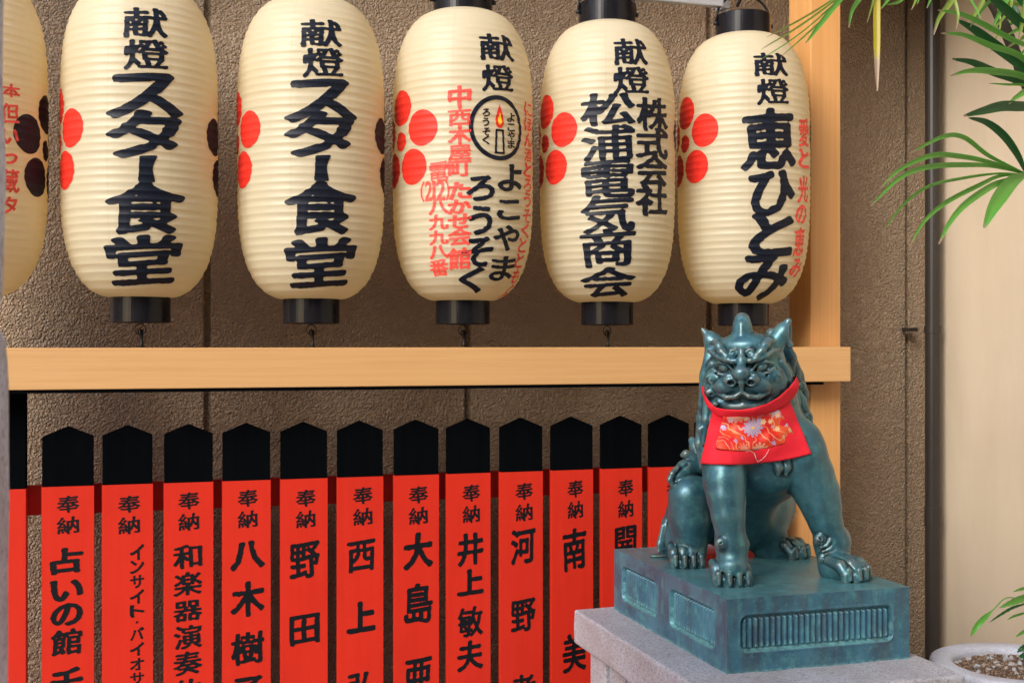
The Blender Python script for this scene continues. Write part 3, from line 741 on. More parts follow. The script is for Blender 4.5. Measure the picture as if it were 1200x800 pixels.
picket(422.5, hono(425, 570) + col_(423, 36, [('西', 630, 672), ('上', 704, 742), ('弘', 786, 822)], 1.25))
picket(488.5, hono(490, 569) + col_(490, 37, [('大', 623, 668), ('島', 682, 731), ('亜', 768, 812)], 1.35))
picket(549.5, hono(552, 567, 24) + col_(551, 34, [('井', 623, 664), ('上', 666, 698), ('敏', 709, 747), ('夫', 749, 787)], 1.2))
picket(611.5, hono(614, 565, 24) + col_(613, 33, [('河', 618, 662), ('野', 699, 741), ('孝', 789, 826)], 1.2))
picket(671, hono(674, 562, 22) + col_(673, 32, [('南', 617, 671), ('美', 738, 790)], 1.25))
picket(729, hono(733, 561, 22) + col_(733, 30, [('開', 614, 655), ('和', 680, 720)], 1.2))
picket(785, hono(790, 560, 22))
picket(839, []); picket(892, [])
# end post of the fence and the rail behind the pickets
xa_, xb_ = W(-22, 0, YP).x, W(30.5, 600, YP).x
a = MB(); a.box((xa_, YP, .02), (xb_, YP + .045, zred - .003), .0015); a.build('end_post', VERM, fence)
a = MB(); a.box((xa_ + .001, YP + .001, zred - .0028), (xb_ - .001, YP + .044, zb - .010), .001); a.build('end_post_top', BLACKP, fence)
a = MB(); a.box((xb_ - .02, YP + .048, CAMH - .425), (W(925, 600, YP).x, YP + .070, CAMH - .352), .001); a.build('rail', VERM, fence)
a = MB(); a.box((xb_ - .02, YP + .048, .18), (W(925, 600, YP).x, YP + .070, .25), .001); a.build('rail', VERM, fence)
# ------------------------------------------------------------------ stone pedestal and bronze statue
P1 = Vector((1.1496, 2.2655, 0))            # front left corner of the bronze plinth
BW, BD = .443, .640
ZS = CAMH - .693                            # top of the stone, foot of the plinth
ZP = CAMH - .5357                           # top of the plinth
ped = empty('stone_pedestal', (P1.x + .2, P1.y + .25, 0), 'purple grey granite pedestal with an overhanging slab under the bronze guardian', 'pedestal')
def wob_box(lo, hi, bev, mat, parent, name, cuts=10, amp=.0015, seed=0):
    from mathutils import noise
    bm = bmesh.new(); bmesh.ops.create_cube(bm, size=1); lo = Vector(lo); hi = Vector(hi); c = (lo + hi) / 2; d = hi - lo
    for v in bm.verts: v.co = Vector((v.co.x * d.x, v.co.y * d.y, v.co.z * d.z)) + c
    bmesh.ops.bevel(bm, geom=list(bm.edges), offset=bev, segments=3, profile=.5, affect='EDGES')
    bmesh.ops.subdivide_edges(bm, edges=[e for e in bm.edges if e.calc_length() > .03], cuts=cuts, use_grid_fill=True)
    for v in bm.verts:
        q = v.co * 22; v.co = v.co + Vector((noise.noise(q), noise.noise(q + Vector((9, 0, 0))), noise.noise(q + Vector((0, 9, 0))))) * amp
    bm.verts.index_update(); V = [v.co[:] for v in bm.verts]; F = [[v.index for v in f.verts] for f in bm.faces]; bm.free()
    return mesh_obj(name, V, F, mat, parent, smooth=False)
sx0, sx1, sy0, sy1 = P1.x - .100, P1.x + .478, P1.y - .145, P1.y + .675
wob_box((sx0, sy0, ZS - .088), (sx1, sy1, ZS), .007, GRANITE, ped, 'slab', amp=.0022)
i_ = .034
a = MB()
for (qx, qy) in ((sx0 + i_, sy0 + i_), (sx1 - i_ - .11, sy0 + i_), (sx0 + i_, sy1 - i_ - .11), (sx1 - i_ - .11, sy1 - i_ - .11)):
    b = MB(); b.box((qx, qy, .02), (qx + .11, qy + .11, ZS - .0885), .004); b.build('corner_block', GRANITE, ped)
b = MB(); b.box((sx0 + i_ + .012, sy0 + i_ + .012, .02), (sx1 - i_ - .012, sy1 - i_ - .012, ZS - .0885)); b.build('shaft', GRANITE, ped)
b = MB()
for k in range(8):
    for xx in (sx0 + i_ + .003,):
        yy = sy0 + i_ + .15 + k * .062
        if yy + .05 < sy1 - i_ - .12: b.box((xx, yy, .02), (xx + .0085, yy + .05, ZS - .09), .003)
b.build('shaft_rib', GRANITE, ped)
b = MB(); b.box((sx0 - .05, sy0 - .05, .02), (sx1 + .05, sy1 + .05, .16), .01); b.build('foot_slab', GRANITE, ped)

statue = empty('guardian_statue', (P1.x + .2, P1.y + .2, ZP), 'seated bronze horned guardian beast with blue green patina on a fluted plinth', 'statue')
# plinth sides as relief surfaces
def rr_mask(s, z, x0, x1, z0, z1, r):
    cx, cz = (x0 + x1) / 2, (z0 + z1) / 2
    qx = np.abs(s - cx) - (x1 - x0) / 2 + r; qz = np.abs(z - cz) - (z1 - z0) / 2 + r
    return -(np.minimum(np.maximum(qx, qz), 0) + np.hypot(np.maximum(qx, 0), np.maximum(qz, 0)) - r)     # > 0 inside
def side(p0, du, nrm, length, panels, ns, nz=76):
    H = ZP - ZS
    s = np.linspace(0, length, ns); z = np.linspace(0, H, nz); S, Z = np.meshgrid(s, z)
    depth = np.zeros_like(S); inside = np.zeros_like(S, bool); wear = np.exp(-(Z / .004) ** 2) * .8
    for (x0, x1, z0, z1, nf) in panels:
        mk = rr_mask(S, Z, x0, x1, z0, z1, .018)
        t = np.clip(mk / .006, 0, 1); t = t * t * (3 - 2 * t)
        lip = np.exp(-((mk + .001) / .0025) ** 2) * .0012
        fl = np.clip((mk - .007) / .003, 0, 1); u = (S - x0) / (x1 - x0) * nf
        flute = (.5 + .5 * np.cos(2 * np.pi * u)) ** .6
        depth = np.where(mk > -.008, -t * .011 + fl * flute * .0075 + lip, depth); wear = np.maximum(wear, np.exp(-((mk - .004) / .003) ** 2) * (.35 + .65 * (Z < (z0 + z1) / 2))); wear = np.maximum(wear, fl * (flute > .75) * np.clip((z0 + .022 - Z) / .012, 0, 1)); inside |= mk > .004
    rs = np.random.RandomState(3)
    p0 = np.array(p0); du = np.array(du); nrm = np.array(nrm)
    P = p0 + S[..., None] * du + Z[..., None] * np.array([0, 0, 1.0]) + depth[..., None] * nrm
    V = P.reshape(-1, 3); i, j = np.meshgrid(np.arange(nz - 1), np.arange(ns - 1), indexing='ij')
    F = np.stack([i * ns + j, i * ns + j + 1, (i + 1) * ns + j + 1, (i + 1) * ns + j], 2)
    ins = inside[:-1, :-1] & inside[1:, 1:]
    return V, F[~ins], F[ins], wear.ravel()
fl_front = [(.030, .402, .042, .122, 27)]
fl_left = [(.055, .275, .035, .125, 15), (.350, .585, .035, .125, 17)]
e = .0
sides = [side((P1.x, P1.y, ZS), (1, 0, 0), (0, -1, 0), BW, fl_front, 420),
         side((P1.x, P1.y + BD, ZS), (0, -1, 0), (-1, 0, 0), BD, fl_left, 480),
         side((P1.x + BW, P1.y, ZS), (0, 1, 0), (1, 0, 0), BD, fl_left, 300, 40),
         side((P1.x + BW, P1.y + BD, ZS), (-1, 0, 0), (0, 1, 0), BW, fl_front, 300, 40)]
VV = []; FF = []; n0 = 0
WR = []
def wear_attr(o, w_):
    a_ = o.data.attributes.new('wear', 'FLOAT', 'POINT'); a_.data.foreach_set('value', np.asarray(w_, np.float32))
for V, F0, F1, wr in sides:
    WR.append(wr)
    VV.append(V); FF.append(F0 + n0); n0 += len(V)
    u_, inv = np.unique(F1, return_inverse=True)
    wear_attr(mesh_obj('fluted_panel', V[u_], inv.reshape(F1.shape), PLINTH, statue, smooth=True), wr[u_])
VV.append(np.array([(P1.x, P1.y, ZP), (P1.x + BW, P1.y, ZP), (P1.x + BW, P1.y + BD, ZP), (P1.x, P1.y + BD, ZP)])); FF.append(np.array([[n0, n0 + 1, n0 + 2, n0 + 3]]))
wear_attr(mesh_obj('plinth', np.concatenate(VV), np.concatenate(FF), PLINTH, statue), np.concatenate(WR + [np.zeros(4)]))

# ---- sculpting with a distance field, grid in metres, local axes (u right, v back, h up) from P1 at plinth top
VX = .0020
GO = np.array([-.06, -.03, -.006]); GN = np.array([274, 314, 331])
FD = np.full(GN, .06, dtype=np.float32)
def _box(c, rad):
    lo = np.maximum(np.floor((np.array(c) - rad - GO) / VX).astype(int), 0); hi = np.minimum(np.ceil((np.array(c) + rad - GO) / VX).astype(int) + 1, GN)
    return lo, hi
def _grid(lo, hi):
    return (GO[0] + VX * np.arange(lo[0], hi[0], dtype=np.float32))[:, None, None], (GO[1] + VX * np.arange(lo[1], hi[1], dtype=np.float32))[None, :, None], (GO[2] + VX * np.arange(lo[2], hi[2], dtype=np.float32))[None, None, :]
def _comb(sl, d, k, sub):
    a = FD[sl]
    if not sub:
        h = np.maximum(k - np.abs(a - d), 0) / k; FD[sl] = np.minimum(a, d) - h * h * k * .25
    else:
        b = -d; h = np.maximum(k - np.abs(a - b), 0) / k; FD[sl] = np.maximum(a, b) + h * h * k * .25
def ell(c, r, k=.01, R=None, sub=False):
    c = np.array(c, float); r = np.array(r, float); m = r.max() + k + .008
    lo, hi = _box(c, m)
    if (hi <= lo).any(): return
    X, Y, Z = _grid(lo, hi); X = X - c[0]; Y = Y - c[1]; Z = Z - c[2]
    if R is not None:
        A = np.array(R).T if not isinstance(R, np.ndarray) else R.T       # columns of R are the axes
        x = A[0, 0] * X + A[0, 1] * Y + A[0, 2] * Z; y = A[1, 0] * X + A[1, 1] * Y + A[1, 2] * Z; z = A[2, 0] * X + A[2, 1] * Y + A[2, 2] * Z
    else: x, y, z = X, Y, Z
    k0 = np.sqrt((x / r[0]) ** 2 + (y / r[1]) ** 2 + (z / r[2]) ** 2); k1 = np.sqrt((x / r[0] ** 2) ** 2 + (y / r[1] ** 2) ** 2 + (z / r[2] ** 2) ** 2)
    d = np.where(k1 > 1e-6, k0 * (k0 - 1) / np.maximum(k1, 1e-6), -r.min())
    _comb(tuple(slice(a, b) for a, b in zip(lo, hi)), d.astype(np.float32), k, sub)
def cap(a, b, ra, rb, k=.008, sub=False):
    a = np.array(a, float); b = np.array(b, float); c = (a + b) / 2; m = np.linalg.norm(b - a) / 2 + max(ra, rb) + k + .008
    lo, hi = _box(c, m)
    if (hi <= lo).any(): return
    X, Y, Z = _grid(lo, hi); ab = b - a; L2 = max(ab @ ab, 1e-9)
    t = np.clip(((X - a[0]) * ab[0] + (Y - a[1]) * ab[1] + (Z - a[2]) * ab[2]) / L2, 0, 1)
    d = np.sqrt((X - a[0] - t * ab[0]) ** 2 + (Y - a[1] - t * ab[1]) ** 2 + (Z - a[2] - t * ab[2]) ** 2) - (ra + (rb - ra) * t)
    _comb(tuple(slice(p, q) for p, q in zip(lo, hi)), d.astype(np.float32), k, sub)
def chain(pts, rad, k=.006, sub=False):
    for i in range(len(pts) - 1): cap(pts[i], pts[i + 1], rad[i], rad[i + 1], k, sub)
ORG = np.array([P1.x, P1.y, ZP])
def Lp(px, py, v):
    q = W(px, py, P1.y + v); return np.array([q.x, q.y, q.z]) - ORG
def mp(px, v): return M_PX(px, P1.y + v)
def E_(px, py, v, rx, rv, rz, k=10, R=None, sub=False):       # radii in photo pixels at that depth
    s = mp(px, v); ell(Lp(px, py, v), (rx * s, rv * s, rz * s), k * s, R, sub)
def C_(pts, k=6, sub=False):                                   # (px, py, v, r_px) ...
    P = [Lp(*p[:3]) for p in pts]; R = [p[3] * mp(p[0], p[2]) for p in pts]; chain(P, R, k * .0019, sub)
# facing frame of the whole beast (towards the camera), used for flattened shapes
vd = np.array([math.sin(math.radians(27.8)), math.cos(math.radians(27.8)), 0]); rt_ = np.array([vd[1], -vd[0], 0])
RV = np.stack([rt_, vd, np.array([0, 0, 1.0])], 1)
# --- trunk
E_(884, 525, .25, 52, 50, 54, 10, RV)
E_(886, 500, .23, 46, 42, 36, 20, RV)
E_(872, 560, .36, 46, 52, 50, 30, RV)
E_(862, 600, .46, 50, 50, 46, 30, RV)
E_(897, 556, .22, 32, 26, 22, 16, RV)         # brisket
E_(900, 570, .30, 34, 40, 17, 16, RV)         # belly
E_(884, 470, .24, 50, 44, 40, 20, RV)         # neck
# --- shoulders and forelegs
E_(849, 540, .185, 25, 27, 32, 14, RV)
C_([(848, 545, .19, 25), (849, 564, .172, 24), (851, 584, .160, 21.5), (853, 604, .150, 18.5), (855, 621, .147, 16), (857, 637, .147, 18.5), (858, 650, .145, 16.5), (858, 664, .135, 20)], 6)
C_([(846, 556, .150, 6), (846, 580, .142, 6), (850, 602, .132, 4)], 6)
C_([(866, 560, .160, 4), (867, 590, .145, 4), (868, 618, .135, 3)], 5)
E_(846, 585, .150, 9, 8, 20, 8, RV)
E_(938, 530, .19, 29, 30, 40, 16, RV)
C_([(938, 535, .19, 31), (948, 556, .187, 28), (956, 575, .183, 25.5), (962, 594, .180, 21.5), (967, 611, .178, 18.5), (971, 621, .178, 17), (975, 636, .178, 20.5), (976, 650, .172, 17.5), (980, 664, .15, 20.5)], 6)
C_([(958, 564, .150, 6), (962, 590, .150, 6), (967, 610, .152, 4)], 6)
E_(975, 592, .165, 8, 9, 24, 8, RV)
# --- rear legs
E_(806, 612, .45, 27, 30, 42, 14, RV)
E_(809, 585, .375, 22, 22, 26, 12, RV)
C_([(807, 580, .37, 21), (808, 610, .375, 20), (808, 638, .385, 17), (808, 655, .375, 18)], 16)
E_(790, 630, .44, 17, 22, 26, 10, RV)
E_(900, 588, .47, 32, 40, 44, 14, RV)
C_([(898, 590, .42, 27), (896, 620, .43, 22), (902, 642, .43, 17), (916, 650, .42, 14)], 10)
# --- paws: centre of the toe line (u, v), direction of the toes, width, height, length
def paw(u, v, yaw, wd, ht, ln, nt=4):
    f = np.array([math.sin(yaw), -math.cos(yaw), 0]); s = np.array([math.cos(yaw), math.sin(yaw), 0]); c = np.array([u, v, 0.0])
    ell(c - f * ln * .52 + [0, 0, ht * .42], (wd * .47, ln * .50, ht * .58), .010, np.stack([s, f, np.array([0, 0, 1.0])], 1))
    for q in range(nt):
        t = (q - (nt - 1) / 2) / ((nt - 1) / 2); off = s * t * wd * .372; bk = .10 * ln * t * t
        dz = -.05 * ht * t * t; r = wd * .140
        k1 = c + off - f * (ln * .50 + bk) + [0, 0, ht * .80 + dz]; k2 = c + off - f * (ln * .20 + bk) + [0, 0, ht * .68 + dz]; k3 = c + off - f * (.05 * ln + bk) + [0, 0, ht * .30]
        cap(k1, k2, r * .85, r * 1.02, .003); cap(k2, k3, r * 1.02, r * .98, .003); cap(k3, k3 - [0, 0, ht * .2], r * .98, r * .95, .003)
        cap(k3 + f * r * .55 + [0, 0, ht * .20], k3 + f * r * 1.10 - [0, 0, ht * .16], r * .58, r * .30, .0012)
    for q in range(nt - 1):
        t = (q - (nt - 2) / 2) / ((nt - 1) / 2); off = s * t * wd * .372
        cap(c + off - f * ln * .45 + [0, 0, ht * 1.0], c + off + f * ln * .02 + [0, 0, ht * .35], .0016, .0030, .005, True)
        cap(c + off + f * ln * .02 + [0, 0, ht * .35], c + off + f * ln * .02, .0030, .0030, .004, True)
paw(.070, .104, math.radians(-12), .088, .058, .098)
paw(.372, .074, math.radians(16), .088, .056, .115)
paw(.068, .330, math.radians(-12), .084, .056, .090)
paw(.404, .372, math.radians(30), .086, .052, .120)
# --- spiral bosses at the ankles
def spiral(px, py, v, R, turns=1.5, flip=1, r=2.0, k=2.5, a0=0.0):
    pts = []
    for q in range(15):
        t = q / 14; a = a0 + flip * turns * 2 * math.pi * t; rad = R * (1 - .80 * t)
        pts.append((px + rad * math.cos(a), py + rad * math.sin(a), v - .012 * t * R / 8, r * (1 - .2 * t)))
    C_(pts, k)
E_(845, 637, .128, 7, 4, 7.5, 3, RV); spiral(845, 637, .120, 5.2, 1.4, 1, 1.2, 1.2)
E_(873, 638, .138, 5.5, 5, 7, 3, RV); spiral(873, 638, .129, 4.2, 1.2, -1, 1.1, 1.2)
E_(961, 632, .158, 7.5, 4.5, 8, 3, RV); spiral(961, 632, .150, 5.8, 1.5, 1, 1.3, 1.2)
C_([(962, 641, .152, 1.8), (969, 639, .146, 1.8), (973, 632, .144, 1.4)], 2); C_([(964, 646, .150, 1.6), (973, 643, .144, 1.7), (979, 634, .144, 1.3)], 2)
E_(964, 655, .155, 5.5, 4.5, 7.5, 3, RV); spiral(964, 655, .147, 4, 1.2, 1, 1.1, 1.2)
E_(989, 629, .175, 6, 7, 9, 6, RV)
# --- carved fur: shallow curls on haunch, upper arms and shoulder
for (cx_, cy_, cv, R_, fl_) in ((800, 600, .395, 7, 1), (815, 592, .352, 6, -1), (942, 552, .135, 0, 1)):
    if R_: spiral(cx_, cy_, cv, R_, 1.2, fl_, 1.0, 1.5)
for q in range(4):
    C_([(968 - q * 3, 532 + q * 2, .215 - q * .012, 3.0), (972 - q * 4, 546 + q * 2, .200 - q * .012, 3.2), (970 - q * 5, 558 + q * 2, .192 - q * .012, 1.5)], 3)
# --- rear: flame tufts and tail behind the left knee
C_([(826, 545, .40, 14), (815, 545, .40, 12), (803, 550, .39, 11), (794, 558, .38, 9)], 4)
C_([(794, 550, .375, 5), (788, 555, .37, 4), (785, 562, .37, 3.5), (789, 568, .37, 3.2), (795, 566, .37, 3)], 1.5)
C_([(822, 535, .40, 10), (816, 523, .41, 8), (811, 516, .42, 4.5)], 3)
C_([(812, 538, .39, 6), (804, 532, .395, 5), (800, 533, .40, 3)], 2)
C_([(806, 543, .372, 1.6), (799, 548, .368, 1.6), (793, 556, .362, 1.4)], 2, True)
for q, (xx, yy) in enumerate(((800, 566), (793, 590), (785, 612))):
    C_([(xx + 6, yy - 14, .45, 5), (xx - 2, yy, .455, 7), (xx - 7, yy + 22, .45, 5), (xx - 10, yy + 34, .44, 2.5)], 3)
for q in range(4): C_([(789 - q * 4.0, 598 + q * 6, .425, 2.6), (785 - q * 4.0, 622 + q * 5, .425, 3.4), (783 - q * 3.6, 640 + q * 2, .42, 2)], 3)
ell(Lp(780, 652, .50) * [1, 1, 0] + [0, 0, .004], (.045, .020, .006), .004)
E_(838, 522, .30, 16, 26, 44, 12, RV)
# --- back and mane, left side: long strands; right side: locks down the shoulder
strand = [((832, 412, .25), (827, 440, .245), (824, 475, .24), (826, 500, .24)), ((836, 430, .23), (831, 462, .222), (828, 492, .22), (824, 520, .222)),
          ((834, 470, .235), (828, 505, .235), (826, 535, .235), (829, 562, .235)), ((840, 480, .205), (836, 510, .205), (833, 535, .205), (836, 556, .205)),
          ((829, 452, .26), (823, 490, .27), (820, 520, .27), (822, 548, .27)), ((846, 520, .175), (838, 540, .178), (832, 556, .19), (832, 574, .20))]
for a_, b_, c_, d_ in strand: C_([a_ + (6,), b_ + (7,), c_ + (6,), d_ + (2.5,)], 3)
for cx_, cy_, cv in ((831, 460, .215), (839, 474, .20)): E_(cx_, cy_, cv, 6, 6, 6, 2, RV); spiral(cx_, cy_, cv - .012, 4, 1.2, 1, 1.2, 1.5)
C_([(826, 498, .225, 5), (821, 503, .225, 4.5), (821, 509, .225, 3)], 2)
right = [((915, 400, .27), (924, 418, .26), (931, 436, .26), (936, 452, .265)), ((922, 412, .28), (933, 440, .28), (940, 462, .285), (944, 484, .28)),
         ((925, 450, .26), (936, 470, .26), (944, 490, .26), (953, 508, .255)), ((930, 480, .25), (942, 500, .245), (954, 515, .235), (961, 528, .23)),
         ((918, 430, .24), (926, 450, .235), (930, 470, .235), (938, 488, .235)), ((934, 495, .22), (945, 515, .21), (952, 530, .205), (955, 545, .20)),
         ((905, 392, .26), (918, 404, .25), (926, 420, .245), (928, 436, .245))]
for a_, b_, c_, d_ in right: C_([a_ + (8,), b_ + (8.5,), c_ + (7.5,), d_ + (3,)], 3)
for cx_, cy_, cv in ((938, 452, .262), (946, 488, .255), (957, 512, .232)): E_(cx_, cy_, cv, 6.5, 6, 6.5, 2, RV); spiral(cx_, cy_, cv - .012, 4.5, 1.2, -1, 1.3, 1.5)
for px_a, px_b in ((909, 913), (920, 922)): C_([(px_a, 536, .155, 5), (px_b, 548, .150, 4.6), (px_b - 1, 556, .150, 2)], 3)
E_(870, 470, .30, 44, 40, 60, 20, RV)

# ---- head in its own frame: x viewer's right, y up, f towards the viewer, 1 unit = 1 photo pixel
HC = Lp(876, 430, .205); HS = mp(876, .205)
yaw = math.radians(32.5)
hr = np.array([math.cos(yaw), -math.sin(yaw), 0]); hf = np.array([-math.sin(yaw), -math.cos(yaw), 0]); hu = np.array([0, 0, 1.0])
pit = math.radians(3); hf, hu = hf * math.cos(pit) - hu * math.sin(pit), hu * math.cos(pit) + hf * math.sin(pit)
rl_ = math.radians(1.5); hr, hu = hr * math.cos(rl_) + hu * math.sin(rl_), hu * math.cos(rl_) - hr * math.sin(rl_)
RH = np.stack([hr, hf, hu], 1)
def H(x, y, f): return HC + (hr * x + hu * y + hf * f) * HS
def HE(x, y, f, rx, ry, rf, k=4, sub=False, rot=0.0):
    R = RH
    if rot:
        c, s = math.cos(rot), math.sin(rot); R = np.stack([hr * c + hu * s, hf, hu * c - hr * s], 1)
    ell(H(x, y, f), (rx * HS, rf * HS, ry * HS), k * HS, R, sub)
def HCn(pts, k=3, sub=False): chain([H(*p[:3]) for p in pts], [p[3] * HS for p in pts], k * HS, sub)
HE(0, 6, -8, 43, 34, 44, 8)                    # skull
HE(0, -16, 2, 48, 32, 40, 12)                  # jowls
HE(-3, -20, 16, 37, 22, 30, 10)                # muzzle mass
HE(0, 27, 12, 30, 13, 22, 10)                  # forehead
HCn([(-4, 36, 12, 12), (-4, 46, 9, 10.5), (-4, 55, 6, 9.2)], 5)     # horn
HCn([(-4, 40, 23, 1.6), (-4, 52, 18, 1.6)], 4)
for s_ in (-1, 1):
    ex = 21 * s_ - 2.5
    HE(ex + 1 * s_, 2.5, 42, 13, 8.5, 12, 2.5, True)                  # socket
    HE(ex, 2.5, 31.5, 6.4, 6.2, 6.8, .8)                            # eyeball
    HCn([(ex - 10 * s_, -1, 38, 1.6), (ex - 4 * s_, 7, 38.5, 1.9), (ex + 5 * s_, 8.5, 36.5, 1.9), (ex + 13 * s_, 6, 30, 1.6)], 1.2)
    HCn([(ex - 9 * s_, -3.5, 37, 1.5), (ex - 2 * s_, -6, 37.5, 1.7), (ex + 7 * s_, -4.5, 35, 1.7), (ex + 14 * s_, 1, 29, 1.4)], 1.2)
    HCn([(ex - 6 * s_, -9, 37, 1.2), (ex + 4 * s_, -10.5, 35, 1.4), (ex + 13 * s_, -6, 29, 1.2)], 1.5)
    # lower brow ridge
    HCn([(2 * s_ - 3, 11, 44, 2.8), (10 * s_ - 3, 10, 43, 3.4), (18 * s_ - 3, 12, 41, 3.4), (27 * s_ - 3, 15, 36, 3.4), (35 * s_ - 3, 20, 28, 3), (40 * s_ - 3, 21, 20, 2)], 1.6)
    # curled brow
    sp = []
    for q in range(13):
        t = q / 12; a = math.radians(-90 + 400 * t); r_ = 4.9 * (1 - .72 * t)
        sp.append(((10 - r_ * math.cos(a)) * s_ - 3, 19.5 + r_ * math.sin(a), 39.5 + t * 1.2, 1.35 - .2 * t))
    HCn(sp, .9)
    HE(10 * s_ - 3, 19.5, 36.5, 5.6, 5.6, 4, 1.5)
    HCn([(10 * s_ - 3, 14, 40.5, 2.2), (17 * s_ - 3, 15.5, 40, 4.0), (22.5 * s_ - 3, 20.5, 37, 4.9), (26 * s_ - 3, 27, 32.5, 5.0), (30 * s_ - 3, 31.5, 27, 4.2), (36 * s_ - 3, 30.5, 22, 2.6)], 1.5)
    # cheeks
    HE(33 * s_ - 3, -8, 24, 10, 9, 9, 4)
    HE(37 * s_ - 2, -21, 15, 9, 9, 9, 4)
    spx = []
    for q in range(11):
        t = q / 10; a = math.radians(30 + 400 * t); r_ = 6.5 * (1 - .75 * t)
        spx.append(((36 + r_ * math.cos(a)) * s_ - 3, -12 + r_ * math.sin(a), 30 + t * 1.5, 1.3))
    HCn(spx, 1.0)
    HCn([(24 * s_ - 3, -12, 38, 1.3), (29 * s_ - 3, -4, 33, 1.3), (37 * s_ - 3, -1, 26, 1.2), (43 * s_ - 3, -6, 20, 1)], 1.5, True)
    # upper lip lobe with its rolled edge
    HE(17 * s_ - 3, -17.5, 38, 16, 10.5, 13, 3, False, -.22 * s_)
    HCn([(0 * s_ - 3, -24.5, 49, 2.2), (8 * s_ - 3, -30, 49, 2.8), (18 * s_ - 3, -31, 46, 3.0), (27 * s_ - 3, -26.5, 39, 3.0), (33 * s_ - 3, -19.5, 32, 2.6), (39 * s_ - 3, -19, 26, 2.0), (44 * s_ - 3, -23, 20, 1.4)], 1.3)
    # nostril scroll
    HE(12 * s_ - 3.5, -11.5, 49, 8.4, 7.2, 7.5, 2)
    HE(11 * s_ - 3.5, -14, 57, 4.4, 3.4, 8, 1.2, True)
    HCn([(8 * s_ - 3, -4.5, 52, 1.6), (15 * s_ - 3, -5.5, 51.5, 2.0), (18.5 * s_ - 3, -10.5, 50, 2.0), (16 * s_ - 3, -16, 49.5, 1.8), (11 * s_ - 3, -17.5, 51, 1.5)], 1)
    # lower jaw and mouth corner
    HCn([(2 * s_ - 3, -41, 40, 4.0), (14 * s_ - 3, -41.5, 37, 4.0), (27 * s_ - 3, -37, 30, 3.6), (36 * s_ - 3, -30, 22, 3.2), (42 * s_ - 3, -24, 14, 2.6)], 3)
    HCn([(44 * s_, -8, 4, 6), (48 * s_, -24, 0, 6), (46 * s_, -38, -2, 5)], 4)
    HCn([(40 * s_, 6, 14, 4), (45 * s_, -6, 8, 4.5), (47 * s_, -16, 6, 3)], 3)
    HCn([(0 * s_ - 3, -30.5, 52, 1.2), (9 * s_ - 3, -35.5, 51, 1.6), (20 * s_ - 3, -36, 46, 1.7), (31 * s_ - 3, -31, 38, 1.6), (40 * s_ - 3, -26, 28, 1.4)], 1.2, True)
HCn([(-3, 22, 40, 3.5), (-3, 12, 44, 4.2), (-3, 2, 49, 6)], 3)       # bridge of the nose
HE(-3, -3, 54, 9.6, 8.2, 8, 2.5)                                   # nose tip
HCn([(-3, -13, 53, 4), (-3, -20, 50, 2.6)], 2.5)
HE(-3, -43, 28, 25, 8, 17, 5)                                    # chin
HCn([(-20, -37.5, 37, 1.3), (-3, -38.5, 43, 1.5), (14, -37.5, 37, 1.3)], 1.5)
def ear(b, t, wd, s_, tipr=1.6):
    b = np.array(b, float); t = np.array(t, float)
    ax = t - b; L = np.linalg.norm(ax); ax = ax / L
    A = hr * ax[0] + hu * ax[1] + hf * ax[2]; A /= np.linalg.norm(A)
    nrm = hf * .90 + hr * (.30 * s_); nrm = nrm - A * (nrm @ A); nrm /= np.linalg.norm(nrm); Bv = np.cross(A, nrm)
    R = np.stack([Bv, nrm, A], 1)
    c = H(*(b * .52 + t * .48))
    chain([H(*b), H(*(b * .5 + t * .5)), H(*t)], [wd * .82 * HS, wd * .78 * HS, tipr * HS], 3 * HS)
    ell(c, (wd * HS, wd * .62 * HS, L * .50 * HS), 4 * HS, R)
    ell(c + nrm * wd * .62 * HS + A * .08 * L * HS, (wd * .66 * HS, wd * .70 * HS, L * .48 * HS), 1.2 * HS, R, True)
for s_, b_, m_, t_, lb, tr_ in ((-1, (-31, 22, -4), (-42, 32, -7), (-52, 46, -6), (-47, 17, -7), 2.0), (1, (31, 26, -4), (42, 40, -7), (48, 52, -6), (49, 24, -7), 4.0)):
    HCn([b_ + (12,), m_ + (10,), t_ + (tr_,)], 4); HCn([m_ + (8,), lb + (4,)], 4)
    nrm = hr * (.86 * s_) + hf * .42 - hu * .05; nrm /= np.linalg.norm(nrm)
    A = H(*t_) - H(*lb); L = np.linalg.norm(A); A /= L; nrm -= A * (nrm @ A); nrm /= np.linalg.norm(nrm); Bv = np.cross(A, nrm)
    c = (H(*t_) * .5 + H(*lb) * .5) + nrm * 5.0 * HS
    ell(c, (6.0 * HS, 5.5 * HS, L * .44), 1.0 * HS, np.stack([Bv, nrm, A], 1), True)


